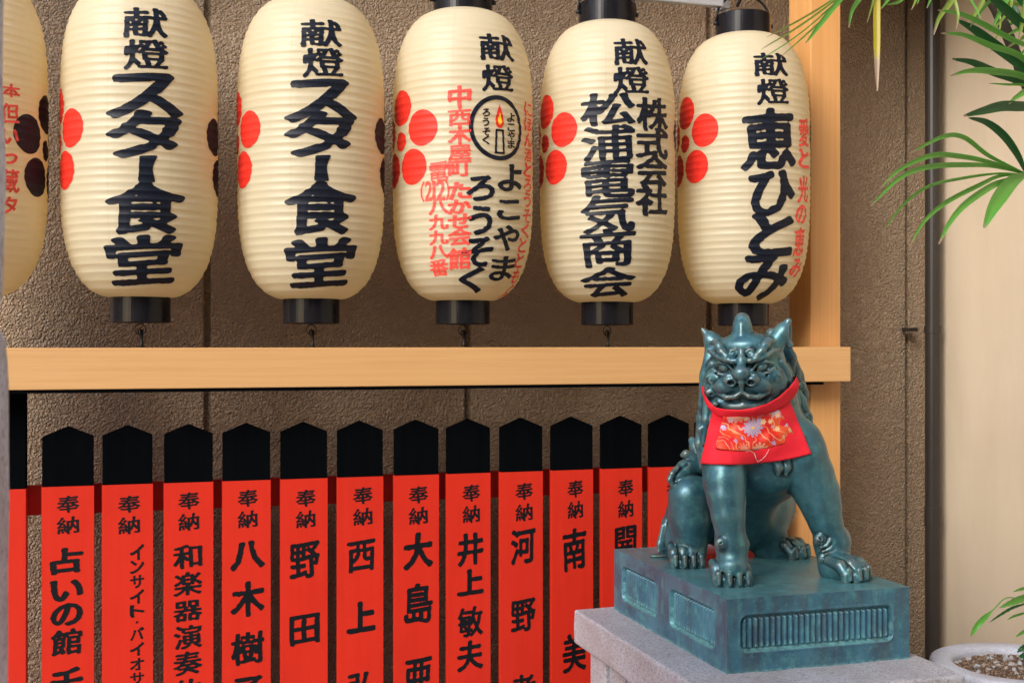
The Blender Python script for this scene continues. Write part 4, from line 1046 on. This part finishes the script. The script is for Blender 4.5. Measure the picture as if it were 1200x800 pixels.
def surface_net(F, org, vx):
    """smooth surface of the zero set: one vertex per crossed cell"""
    s = F < 0
    n = np.array(F.shape) - 1
    acc = np.zeros(tuple(n) + (3,), np.float32); cnt = np.zeros(tuple(n), np.float32)
    base = [np.array(c) for c in ((0, 0, 0),)]
    for ax in range(3):
        o = [a for a in range(3) if a != ax]
        for d1 in (0, 1):
            for d2 in (0, 1):
                lo = [0, 0, 0]; lo[o[0]] = d1; lo[o[1]] = d2; hi = list(lo); hi[ax] = 1
                A = F[tuple(slice(l, l + k) for l, k in zip(lo, n))]; B = F[tuple(slice(l, l + k) for l, k in zip(hi, n))]
                m = (A < 0) != (B < 0)
                ix = np.nonzero(m); t = A[ix] / (A[ix] - B[ix])
                for q in range(3): acc[ix + (q,)] += lo[q] + (t if q == ax else 0)
                cnt[ix] += 1
    act = cnt > 0; idx = np.full(tuple(n), -1, np.int64); ix = np.nonzero(act); idx[ix] = np.arange(len(ix[0]))
    V = (np.stack(ix, 1) + acc[ix] / cnt[ix][:, None]) * vx + org
    Q = []
    for ax in range(3):
        o = [a for a in range(3) if a != ax]
        sl = [slice(0, k) for k in n]; sl[o[0]] = slice(1, n[o[0]]); sl[o[1]] = slice(1, n[o[1]])
        A = s[tuple(sl)]; sh = list(sl); sh[ax] = slice(1, n[ax] + 1); B = s[tuple(sh)]
        c = np.stack(np.nonzero(A != B), 1); off = np.zeros(3, int); off[o[0]] = 1; off[o[1]] = 1; c = c + off
        def g(a, b_):
            p = c.copy(); p[:, o[0]] -= a; p[:, o[1]] -= b_; return idx[p[:, 0], p[:, 1], p[:, 2]]
        q = np.stack([g(0, 0), g(1, 0), g(1, 1), g(0, 1)], 1)
        inside = A[tuple((c - off).T)] if False else s[tuple(c.T)]
        fl = inside if ax != 1 else ~inside
        q[~fl] = q[~fl][:, ::-1]; q = q[:, ::-1] if False else q
        Q.append(q[(q >= 0).all(1)])
    return V, np.concatenate(Q)
FD[:, :, 0] = np.maximum(FD[:, :, 0], .002)
# clip at the plinth top (keep a touch inside it)
V, Q = surface_net(FD, GO, VX)
# light smoothing
nb = np.zeros_like(V); ct = np.zeros(len(V))
for it in range(2):
    nb[:] = 0; ct[:] = 0
    for a_, b_ in ((0, 1), (1, 2), (2, 3), (3, 0)):
        for q in range(3):
            nb[:, q] += np.bincount(Q[:, a_], V[Q[:, b_], q], len(V)) + np.bincount(Q[:, b_], V[Q[:, a_], q], len(V))
        ct += np.bincount(Q[:, a_], minlength=len(V)) + np.bincount(Q[:, b_], minlength=len(V))
    V = V * .5 + .5 * nb / np.maximum(ct, 1)[:, None]
V0 = V.copy(); Vs = V.copy()
for it in range(14):
    nb[:] = 0
    for a_, b_ in ((0, 1), (1, 2), (2, 3), (3, 0)):
        for q in range(3):
            nb[:, q] += np.bincount(Q[:, a_], Vs[Q[:, b_], q], len(V)) + np.bincount(Q[:, b_], Vs[Q[:, a_], q], len(V))
    Vs = Vs * .4 + .6 * nb / np.maximum(ct, 1)[:, None]
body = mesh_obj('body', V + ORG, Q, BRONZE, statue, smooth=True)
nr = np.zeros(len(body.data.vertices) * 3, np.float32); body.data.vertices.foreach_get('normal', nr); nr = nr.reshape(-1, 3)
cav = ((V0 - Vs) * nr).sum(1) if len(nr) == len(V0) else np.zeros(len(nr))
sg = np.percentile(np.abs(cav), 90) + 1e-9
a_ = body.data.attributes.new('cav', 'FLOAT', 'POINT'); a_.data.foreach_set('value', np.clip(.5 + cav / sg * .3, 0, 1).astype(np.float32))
print('cav', len(nr), len(V0), sg)
print('statue faces', len(Q), round(time.time() - T0, 1))
# ------------------------------------------------------------------ bib laid over the chest
CAMP = np.array([0, 0, CAMH]) - ORG
def fd_at(P):
    q = (P - GO) / VX; i = np.clip(np.floor(q).astype(int), 0, GN - 2); f = np.clip(q - i, 0, 1)
    r = 0
    for a in (0, 1):
        for b in (0, 1):
            for c in (0, 1):
                r = r + FD[i[..., 0] + a, i[..., 1] + b, i[..., 2] + c] * (f[..., 0] if a else 1 - f[..., 0]) * (f[..., 1] if b else 1 - f[..., 1]) * (f[..., 2] if c else 1 - f[..., 2])
    out = ((P < GO) | (P > GO + VX * (GN - 1))).any(-1)
    return np.where(out, .05, r)
def ray(px, py):
    x = (px - 600.0) / FPX; z = -(py - 402.0) / FPX
    d = np.stack([CT * x + ST, -ST * x + CT, z + 0 * x], -1); return d / np.linalg.norm(d, axis=-1, keepdims=True)
GXp, GYp = np.meshgrid(np.arange(806, 966, 2.0), np.arange(430, 566, 2.0))
D_ = ray(GXp, GYp); tt = np.full(GXp.shape, 2.30); hit = np.zeros(GXp.shape, bool)
for it in range(260):
    P = CAMP + D_ * tt[..., None]; v = fd_at(P); hit |= v < .0055
    tt = np.where(hit, tt, tt + np.clip(v * .6, .0012, .012))
tt = np.where(hit & (tt < 3.05), tt, np.nan); lim = tt.copy()
while np.isnan(tt).any():
    p = np.pad(tt, 1, constant_values=np.nan); st = np.stack([p[:-2, 1:-1], p[2:, 1:-1], p[1:-1, :-2], p[1:-1, 2:]])
    with np.errstate(all='ignore'):
        import warnings; warnings.simplefilter('ignore'); m_ = np.nanmean(st, 0)
    tt = np.where(np.isnan(tt), m_, tt)
limf = np.where(np.isnan(lim), 9, lim)
for it in range(90):
    p = np.pad(tt, 1, mode='edge'); av = (p[:-2, 1:-1] + p[2:, 1:-1] + p[1:-1, :-2] + p[1:-1, 2:]) / 4
    tt = np.minimum(tt * .3 + av * .7, limf)
def drape(px, py, off=0.0):
    px = np.asarray(px, float); py = np.asarray(py, float)
    a = np.clip((px - 806) / 2, 0, GXp.shape[1] - 1.001); b = np.clip((py - 430) / 2, 0, GXp.shape[0] - 1.001)
    i = a.astype(int); j = b.astype(int); fa = a - i; fb = b - j
    t = tt[j, i] * (1 - fa) * (1 - fb) + tt[j, i + 1] * fa * (1 - fb) + tt[j + 1, i] * (1 - fa) * fb + tt[j + 1, i + 1] * fa * fb
    return CAMP + ray(px, py) * (t - off)[..., None]
bib = empty('votive_bib', tuple(W(880, 500, P1.y + .15)), 'red cloth bib with a patterned brocade patch tied round the bronze beast\'s neck', 'bib')
def sheet(name, G, mat, parent, th=.0016):
    """G: (rows, cols, 3) world grid; closed thin cloth"""
    r, c, _ = G.shape; back_ = G + np.array([ST * th + .0, CT * th, 0])
    V = np.concatenate([G.reshape(-1, 3), back_.reshape(-1, 3)]); n = r * c
    i, j = np.meshgrid(np.arange(r - 1), np.arange(c - 1), indexing='ij')
    F = np.stack([i * c + j, i * c + j + 1, (i + 1) * c + j + 1, (i + 1) * c + j], 2).reshape(-1, 4)
    E = [F, F[:, ::-1] + n]
    def edge(a, b): E.append(np.stack([a, a + n, b + n, b], 1))
    k = np.arange(c - 1); edge(k, k + 1); edge((r - 1) * c + k + 1, (r - 1) * c + k)
    k = np.arange(r - 1); edge((k + 1) * c, k * c); edge(k * c + c - 1, (k + 1) * c + c - 1)
    return mesh_obj(name, V, np.concatenate(E), mat, parent, smooth=True)
def quad(TL, TR, BR, BL, sag, rows, cols, off, fold=0.0, topsag=0):
    s, t = np.meshgrid(np.linspace(0, 1, cols), np.linspace(0, 1, rows))
    x = (TL[0] * (1 - s) + TR[0] * s) * (1 - t) + (BL[0] * (1 - s) + BR[0] * s) * t
    y = (TL[1] * (1 - s) + TR[1] * s) * (1 - t) + (BL[1] * (1 - s) + BR[1] * s) * t + sag * t * 4 * s * (1 - s) + topsag * (1 - t) * 4 * s * (1 - s)
    f = fold * t * (np.sin(s * 17 + 1) * .5 + np.sin(s * 31) * .25 + .3) + .0012 * np.sin(t * 14 + s * 5)
    return drape(x, y, off) + ORG - (f[..., None] * np.array([ST, CT, 0]))
sheet('cloth', quad((835, 480), (925, 468), (951, 531.5), (820.5, 542.5), 6, 34, 50, .0005, .0035, 5), CLOTH, bib)
sheet('patch', quad((848, 487), (913, 480), (933.5, 513.5), (838, 524.5), 8, 22, 36, .0026, .0035, 3), BROCADE, bib, .002)
top = [(822, 453), (825, 461), (830, 469), (838, 477), (850, 479.5), (868, 480), (884, 477.5), (900, 472.5), (914, 464), (925, 454), (931, 446), (933.5, 441)]
bot = [(823.5, 463), (827, 473), (833, 481), (841, 487.5), (852, 489.5), (870, 490), (888, 487.5), (905, 483), (920, 475.5), (931, 465), (935.5, 457), (937, 449)]
def resample(p, n):
    p = np.array(p, float); t = np.linspace(0, len(p) - 1, n); return np.stack([np.interp(t, np.arange(len(p)), p[:, q]) for q in range(2)], 1)
A_, B_ = resample(top, 60), resample(bot, 60)
rows = []
for q in np.linspace(0, 1, 7):
    m_ = A_ * (1 - q) + B_ * q; rows.append(drape(m_[:, 0], m_[:, 1], .0030 + .0018 * math.sin(math.pi * q)) + ORG)
Gb = np.stack(rows)
# carry the band on round the back of the neck
nc = Lp(884, 462, .30) + ORG
L0, R0 = Gb[:, 0], Gb[:, -1]; ext = []
bk_dir = np.array([ST * 1.0 + .22, CT, 0]); bk_dir /= np.linalg.norm(bk_dir)
for q in np.linspace(0, 1, 18)[1:-1]:
    e_ = R0 * (1 - q) + L0 * q; ext.append(e_ + bk_dir * (.150 * math.sin(math.pi * q) ** .6))
Gb = np.concatenate([Gb, np.stack(ext, 1), L0[:, None]], 1)
sheet('neck_band', Gb, CLOTH, bib, .0018)
tb = MB()
def thread(pts):
    P = drape(np.array([p[0] for p in pts], float), np.array([p[1] for p in pts], float), .0075) + ORG
    tb.tube([tuple(p) for p in P], .0004, 5)
thread([(884, 532), (886, 537), (888, 541), (893, 538), (897, 534), (900, 529), (901, 526)]); thread([(874, 529), (880, 528), (884, 531), (886, 536)])
tb.build('loose_thread', THREAD, bib)

# ------------------------------------------------------------------ planter with soil
pc_ = Vector((1.908, 2.305, CAMH - .735))
pot = empty('stone_planter', (pc_.x, pc_.y, .02), 'round pale blue grey stone planter filled with gravelly soil beside the pedestal', 'planter')
b = MB()
prof = [(.10, -.36), (.115, -.355), (.155, -.26), (.180, -.15), (.186, -.06), (.190, -.03), (.192, -.012), (.189, -.003), (.182, 0), (.150, -.001), (.142, -.005), (.139, -.014), (.136, -.045), (.130, -.08)]
b.lathe(pc_, prof, 72); b.build('bowl', BOWL, pot, smooth=True)
b = MB(); b.lathe((pc_.x, pc_.y, 0), [(.0, .02), (.15, .02), (.15, .03), (.12, .05), (.10, .29), (.112, .305), (.0, .305)], 40); b.build('stand', GRANITE, pot)
n = 46; V = []; F = []
from mathutils import noise as mno
for i in range(n):
    for j in range(n):
        a, r = 2 * math.pi * i / n, .137 * j / (n - 1)
        x, y = r * math.cos(a), r * math.sin(a)
        V.append((pc_.x + x, pc_.y + y, pc_.z - .020 + mno.noise(Vector((x * 40, y * 40, 1))) * .006 + (1 - r / .137) * .012))
for i in range(n):
    for j in range(n - 1): F.append((i * n + j, ((i + 1) % n) * n + j, ((i + 1) % n) * n + j + 1, i * n + j + 1))
mesh_obj('soil', V, F, SOIL, pot, smooth=True)
m = NT('gravel_bits')
cc = m.n('ShaderNodeAttribute', attribute_name='tone').outputs['Fac']
m.pset('Base Color', m.ramp(cc, [(0.0, (.05, .03, .02)), (.35, (.13, .072, .042)), (.6, (.21, .135, .085)), (.8, (.34, .26, .20)), (1.0, (.38, .42, .48))])); m.pset('Roughness', .85); GRAV = m.m
rs = np.random.RandomState(11); V = []; F = []; tone = []
ico = [(0, 0, 1), (.9, 0, .1), (-.3, .85, .1), (-.3, -.85, .1), (.4, .5, -.7), (-.7, 0, -.5), (.4, -.6, -.6)]
icf = [(0, 1, 2), (0, 2, 3), (0, 3, 1), (1, 4, 2), (2, 5, 3), (3, 6, 1), (4, 5, 2), (5, 6, 3), (6, 4, 1), (4, 6, 5)]
for k in range(9000):
    a = rs.rand() * 6.283; r = .133 * math.sqrt(rs.rand()); x, y = r * math.cos(a), r * math.sin(a)
    s = .0011 + .0021 * rs.rand() ** 2 + (.0045 if rs.rand() < .008 else 0)
    z = pc_.z - .020 + mno.noise(Vector((x * 40, y * 40, 1))) * .006 + (1 - r / .137) * .012 + s * .4
    R = Matrix.Rotation(rs.rand() * 6.28, 3, (rs.randn(), rs.randn(), rs.randn() + .01)); st = (1 + rs.rand(), .7 + .6 * rs.rand(), .6 + .5 * rs.rand())
    n0 = len(V); t_ = rs.rand() * .8 if s < .005 else .8 + .2 * rs.rand()
    for p in ico:
        q = R @ Vector((p[0] * st[0], p[1] * st[1], p[2] * st[2])) * s; V.append((pc_.x + x + q.x, pc_.y + y + q.y, z + q.z)); tone.append(t_)
    F += [tuple(i + n0 for i in f) for f in icf]
go = mesh_obj('gravel', V, F, GRAV, pot); go['kind'] = 'stuff'
at = go.data.attributes.new('tone', 'FLOAT', 'POINT'); at.data.foreach_set('value', np.array(tone, np.float32))

# ------------------------------------------------------------------ leaves
def crom(P, n):
    P = [np.array(p, float) for p in P]
    if len(P) == 2: P = [P[0], (P[0] + P[1]) / 2, P[1]]
    Q = [2 * P[0] - P[1]] + P + [2 * P[-1] - P[-2]]; out = []
    for i in range(1, len(Q) - 2):
        for k in range(n):
            t = k / n; a, b_, c, d = Q[i - 1], Q[i], Q[i + 1], Q[i + 2]
            out.append(.5 * (2 * b_ + (c - a) * t + (2 * a - 5 * b_ + 4 * c - d) * t * t + (3 * b_ - a - 3 * c + d) * t ** 3))
    out.append(P[-1]); return np.array(out)
def leaflet(pts, wpx, mat, parent, name='leaflet', prof='palm', tilt=0.0, serr=0):
    """pts base -> tip as (px, py, Y)"""
    P3 = [W(*p)[:] for p in pts]; C = crom(P3, 9); n = len(C); T = np.gradient(C, axis=0); T /= np.linalg.norm(T, axis=1)[:, None]
    wm = wpx * .86 * M_PX(pts[-1][0], pts[-1][2]); nc_ = 7
    V = []; tt_ = []; ss_ = []
    cum = np.concatenate([[0], np.cumsum(np.linalg.norm(np.diff(C, axis=0), axis=1))]); cum /= cum[-1]
    for i in range(n):
        t = cum[i]
        vw = C[i] - np.array([0, 0, CAMH]); vw /= np.linalg.norm(vw)
        s = np.cross(T[i], vw); s /= max(np.linalg.norm(s), 1e-6); nn = np.cross(s, T[i])
        s2 = s * math.cos(tilt) + nn * math.sin(tilt); n2 = np.cross(s2, T[i])
        if prof == 'palm': w_ = (.28 + .72 * math.sin(min(1, t / .55) * math.pi / 2)) * (1 if t < .6 else math.cos((t - .6) / .4 * math.pi / 2 * .93) ** .75)
        else: w_ = math.sin(math.pi * min(.98, max(.03, t))) ** .7
        if serr: w_ *= .72 + .28 * abs(((t * serr) % 1) * 2 - 1)
        for k in range(nc_):
            q = k / (nc_ - 1) * 2 - 1
            V.append(C[i] + s2 * q * w_ * wm / 2 + n2 * (-abs(q) * .30 + .05 * math.cos(q * 9)) * w_ * wm / 2); tt_.append(t); ss_.append(q)
    F = [(i * nc_ + k, i * nc_ + k + 1, (i + 1) * nc_ + k + 1, (i + 1) * nc_ + k) for i in range(n - 1) for k in range(nc_ - 1)]
    par = parent; off = np.array((0, 0, 0.0))
    p_ = parent
    while p_ is not None: off = off + np.array(p_.location[:]); p_ = p_.parent
    o = mesh_obj(name, np.array(V) - off, F, mat, smooth=True); o.parent = parent
    for nm, dat in (('t', tt_), ('s', ss_)):
        a_ = o.data.attributes.new(nm, 'FLOAT', 'POINT'); a_.data.foreach_set('value', np.array(dat, np.float32))
    return o
palm = empty('lady_palm', (pc_.x + .05, pc_.y + .02, pc_.z - .02), 'lady palm with glossy fan leaves reaching in from the upper right', 'palm')
def frond(hub, stemp, leaves):
    """a fan: mesh petiole object carrying its leaflets"""
    b = MB(); b.tube([stemp, tuple((np.array(stemp) + np.array(hub)) / 2 + np.array([0, 0, .03])), hub], [.0042, .0035, .003], 8)
    fr = b.build('frond', LEAF, palm, smooth=True)
    for L in leaves: leaflet(L[0], L[1], L[2], fr, tilt=L[3] if len(L) > 3 else .25)
    return fr
st_pts = [(pc_.x + .05, pc_.y + .02, pc_.z - .03), (2.08, 2.30, 1.05), tuple(W(1232, 200, 2.28)), tuple(W(1198, 86, 2.28)), tuple(W(1163, 0, 2.28)), tuple(W(1120, -90, 2.28)), tuple(W(1090, -160, 2.28))]
b = MB(); b.tube([tuple(p) for p in crom(st_pts, 8)], [.013 if i % 8 else .0155 for i in range(8 * 6 + 1)], 12); b.build('stem', STEM, palm, smooth=True)
h = (1203, 204, 2.14)
frond(tuple(W(*h)), tuple(W(1236, 240, 2.28)), [
    ([h, (1160, 183, 2.09), (1130, 161, 2.05), (1105, 160, 2.02), (1067, 179, 1.99)], 7, LEAF),
    ([h, (1160, 190, 2.09), (1125, 183, 2.04), (1092, 182, 2.0), (1055, 198, 1.97), (1031, 221, 1.96)], 8, LEAF),
    ([h, (1165, 195, 2.1), (1137, 193, 2.05), (1090, 195, 2.0), (1055, 208, 1.97), (1020, 241, 1.96)], 8, LEAF),
    ([h, (1170, 203, 2.1), (1130, 208, 2.05), (1088, 218, 2.0), (1058, 240, 1.98), (1032, 274, 1.97)], 6, LEAF, .7),
    ([h, (1172, 206, 2.1), (1149, 216, 2.06), (1110, 236, 2.02), (1084, 258, 1.99), (1065, 289, 1.98)], 7.5, LEAF, .4),
    ([h, (1180, 211, 2.1), (1160, 219, 2.06), (1130, 240, 2.02), (1112, 262, 2.0), (1100, 286, 1.99)], 10, LEAF),
    ([h, (1187, 212, 2.1), (1175, 225, 2.07), (1163, 244, 2.04), (1153, 267, 2.03)], 21, LEAF),
    ([h, (1192, 180, 2.1), (1176, 158, 2.08), (1156, 143, 2.07), (1135, 138, 2.06)], 11, LEAF_D)])
h = (1240, 118, 2.16)
frond(tuple(W(*h)), tuple(W(1218, 140, 2.28)), [
    ([h, (1205, 124, 2.12), (1175, 124, 2.09), (1150, 130, 2.07), (1129, 136, 2.06)], 15, LEAF_D),
    ([h, (1212, 104, 2.12), (1192, 113, 2.1), (1182, 122, 2.09)], 9, LEAF),
    ([h, (1205, 101, 2.12), (1180, 99, 2.1), (1159, 98, 2.09)], 4, LEAF),
    ([h, (1200, 90, 2.12), (1160, 83, 2.08), (1135, 83, 2.06), (1114, 89, 2.05)], 10, LEAF),
    ([h, (1195, 95, 2.14), (1165, 84, 2.12), (1140, 73, 2.1), (1116, 69, 2.09)], 12, LEAF_D),
    ([h, (1200, 79, 2.15), (1165, 52, 2.14), (1143, 35, 2.13), (1121, 23, 2.12)], 15, LEAF_D),
    ([h, (1200, 69, 2.12), (1160, 53, 2.08), (1130, 41, 2.06), (1103, 39, 2.05)], 9, LEAF)])
h = (1236, 62, 2.12)
frond(tuple(W(*h)), tuple(W(1206, 100, 2.28)), [
    ([h, (1195, 50, 2.08), (1150, 27, 2.06), (1125, 16, 2.05), (1099, 12, 2.04)], 8, LEAF),
    ([h, (1210, 40, 2.10), (1180, 12, 2.08), (1150, -14, 2.06)], 14, LEAF_D),
    ([h, (1215, 20, 2.1), (1195, -5, 2.1), (1170, -30, 2.1)], 14, LEAF_D)])
h = (1160, -20, 2.2)
frond(tuple(W(*h)), tuple(W(1172, 20, 2.28)), [
    ([h, (1152, 0, 2.18), (1144, 14, 2.17), (1133, 27, 2.16)], 6, LEAF_G),
    ([h, (1125, -8, 2.18), (1110, 8, 2.17), (1100, 22, 2.16), (1094, 41, 2.16)], 8, LEAF_G),
    ([h, (1185, 0, 2.16), (1175, 22, 2.15), (1158, 38, 2.14)], 4, LEAF_G),
    ([h, (1180, -5, 2.22), (1192, 18, 2.2), (1205, 44, 2.2)], 9, LEAF_D),
    ([h, (1168, 5, 2.18), (1172, 30, 2.17), (1160, 62, 2.16)], 2.5, LEAF_G),
    ([h, (1100, -18, 2.15), (1092, -4, 2.14), (1086, 10, 2.13)], 6, LEAF)])
h = (1050, -34, 2.1)
frond(tuple(W(*h)), tuple(W(1120, -90, 2.28)), [
    ([h, (1030, -22, 2.06), (1027.5, 10, 2.04), (1027.5, 60, 2.03), (1028, 107, 2.02)], 9.5, LEAF_Y, .1),
    ([h, (1020, -20, 2.05), (1007, -2, 2.02), (998, 14, 2.0), (994.5, 33, 2.0)], 8, LEAF),
    ([h, (1028, -15, 2.05), (1022, 6, 2.04), (1016, 27, 2.03)], 3.5, LEAF_G),
    ([h, (1045, -12, 2.05), (1040, 0, 2.04), (1032, 11, 2.03)], 6, LEAF),
    ([h, (1062, -12, 2.05), (1055, 1, 2.04), (1040, 6, 2.03)], 5, LEAF),
    ([h, (1075, -12, 2.05), (1073, 0, 2.04), (1068, 12, 2.03)], 4, LEAF_G),
    ([h, (1078, -18, 2.05), (1077, -4, 2.04), (1075, 5, 2.03)], 4, LEAF)])
h = (1060, -40, 2.05)
frond(tuple(W(*h)), tuple(W(1120, -90, 2.28)), [
    ([h, (1012, -16, 2.0), (985, 0, 1.98), (962, 18, 1.97)], 4, LEAF_G),
    ([h, (1110, -10, 2.04), (1122, 14, 2.03), (1121, 34, 2.02)], 5, LEAF_G),
    ([h, (1120, -20, 2.04), (1140, 4, 2.03), (1150, 24, 2.02)], 4, LEAF),
    ([h, (1016, -24, 2.0), (996, -8, 1.98), (978, 9, 1.97)], 5, LEAF)])
h = (1010, -30, 2.0)
frond(tuple(W(*h)), tuple(W(1090, -150, 2.28)), [
    ([h, (986, -3, 1.97), (966, 22, 1.95), (944, 51, 1.94)], 8, LEAF),
    ([h, (984, 4, 1.97), (950, 36, 1.95), (915, 67, 1.93)], 3, LEAF_G),
    ([h, (975, 3, 1.97), (935, 32, 1.95), (892, 58, 1.93)], 3.2, LEAF_G),
    ([h, (975, 0, 1.98), (940, 22, 1.96), (898, 44, 1.94)], 3, LEAF_G),
    ([h, (970, 12, 1.97), (930, 45, 1.95), (888, 72, 1.93)], 2, LEAF),
    ([h, (982, -18, 1.97), (975, -2, 1.96), (972, 4, 1.95)], 6, LEAF)])

rs = np.random.RandomState(5)
for (hx, hy, hY) in ((1262, 20, 2.20), (1215, -60, 2.12)):
    L = []
    for q in range(8):
        a = math.radians(150 + q * 11 + rs.rand() * 6) if hx > 1230 else math.radians(195 + q * 14 + rs.rand() * 8)
        ln = 75 + rs.rand() * 45; dx, dy = math.cos(a), -math.sin(a)
        L.append(([(hx, hy, hY), (hx + dx * ln * .4, hy + dy * ln * .4, hY - .02), (hx + dx * ln * .75, hy + dy * ln * .75 + 5, hY - .03), (hx + dx * ln, hy + dy * ln + 13, hY - .03)], 4 + rs.rand() * 5, (LEAF, LEAF_G, LEAF)[q % 3], rs.rand()))
    frond(tuple(W(hx, hy, hY)), tuple(W(1180, 30 if hx > 1230 else -60, 2.28)), L)
fern = empty('fern', (pc_.x + .06, pc_.y + .03, pc_.z - .01), 'small bright green fern growing in the planter at the lower right', 'fern')
def fern_frond(pts, wpx, mat=LEAF, serr=9):
    b = MB(); P = crom([W(*p)[:] for p in pts], 6); b.tube([tuple(p) for p in P], [.0012] * len(P), 6)
    fr = b.build('frond', LEAF, fern, smooth=True); return fr
def FR(stem, leaves):
    fr = fern_frond(stem, 1)
    for pts, wp, mt, sr in leaves: leaflet(pts, wp, mt, fr, 'leaflet', 'fern', .2, sr)
root_ = (1214, 782, 2.33)
FR([root_, (1212, 735, 2.28), (1200, 707, 2.24), (1180, 700, 2.21), (1163, 715, 2.19)], [([(1163, 715, 2.19), (1150, 727, 2.18), (1142, 737, 2.18), (1137, 746, 2.17)], 8, LEAF, 0)])
FR([root_, (1222, 730, 2.28), (1214, 700, 2.25)], [([(1214, 698, 2.25), (1200, 700, 2.23), (1184, 706, 2.21), (1171, 712, 2.2)], 11, LEAF, 10)])
FR([root_, (1228, 720, 2.3), (1222, 690, 2.28)], [([(1222, 690, 2.28), (1208, 688, 2.26), (1196, 690, 2.25), (1187, 693, 2.24)], 6, LEAF, 8)])
FR([root_, (1216, 735, 2.3), (1206, 706, 2.27)], [([(1206, 706, 2.27), (1188, 711, 2.25), (1172, 720, 2.24), (1159, 729, 2.23)], 4.5, LEAF_D, 9)])
FR([root_, (1214, 745, 2.3), (1206, 716, 2.29)], [([(1206, 716, 2.29), (1196, 719, 2.28), (1187, 722, 2.27), (1180, 726, 2.26)], 4, LEAF, 6)])
FR([root_, (1210, 760, 2.31), (1206, 736, 2.29)], [([(1206, 736, 2.29), (1199, 740, 2.28), (1190, 746, 2.27)], 5, LEAF, 6)])
FR([(1200, 775, 2.31), (1199, 768, 2.3), (1199, 760, 2.29)], [([(1192, 764, 2.29), (1197, 760, 2.29), (1203, 754, 2.28)], 7, LEAF_D, 4), ([(1194, 768, 2.28), (1199, 768, 2.27), (1206, 764, 2.26)], 8, LEAF_D, 4)])

print('script', round(time.time() - T0, 1))
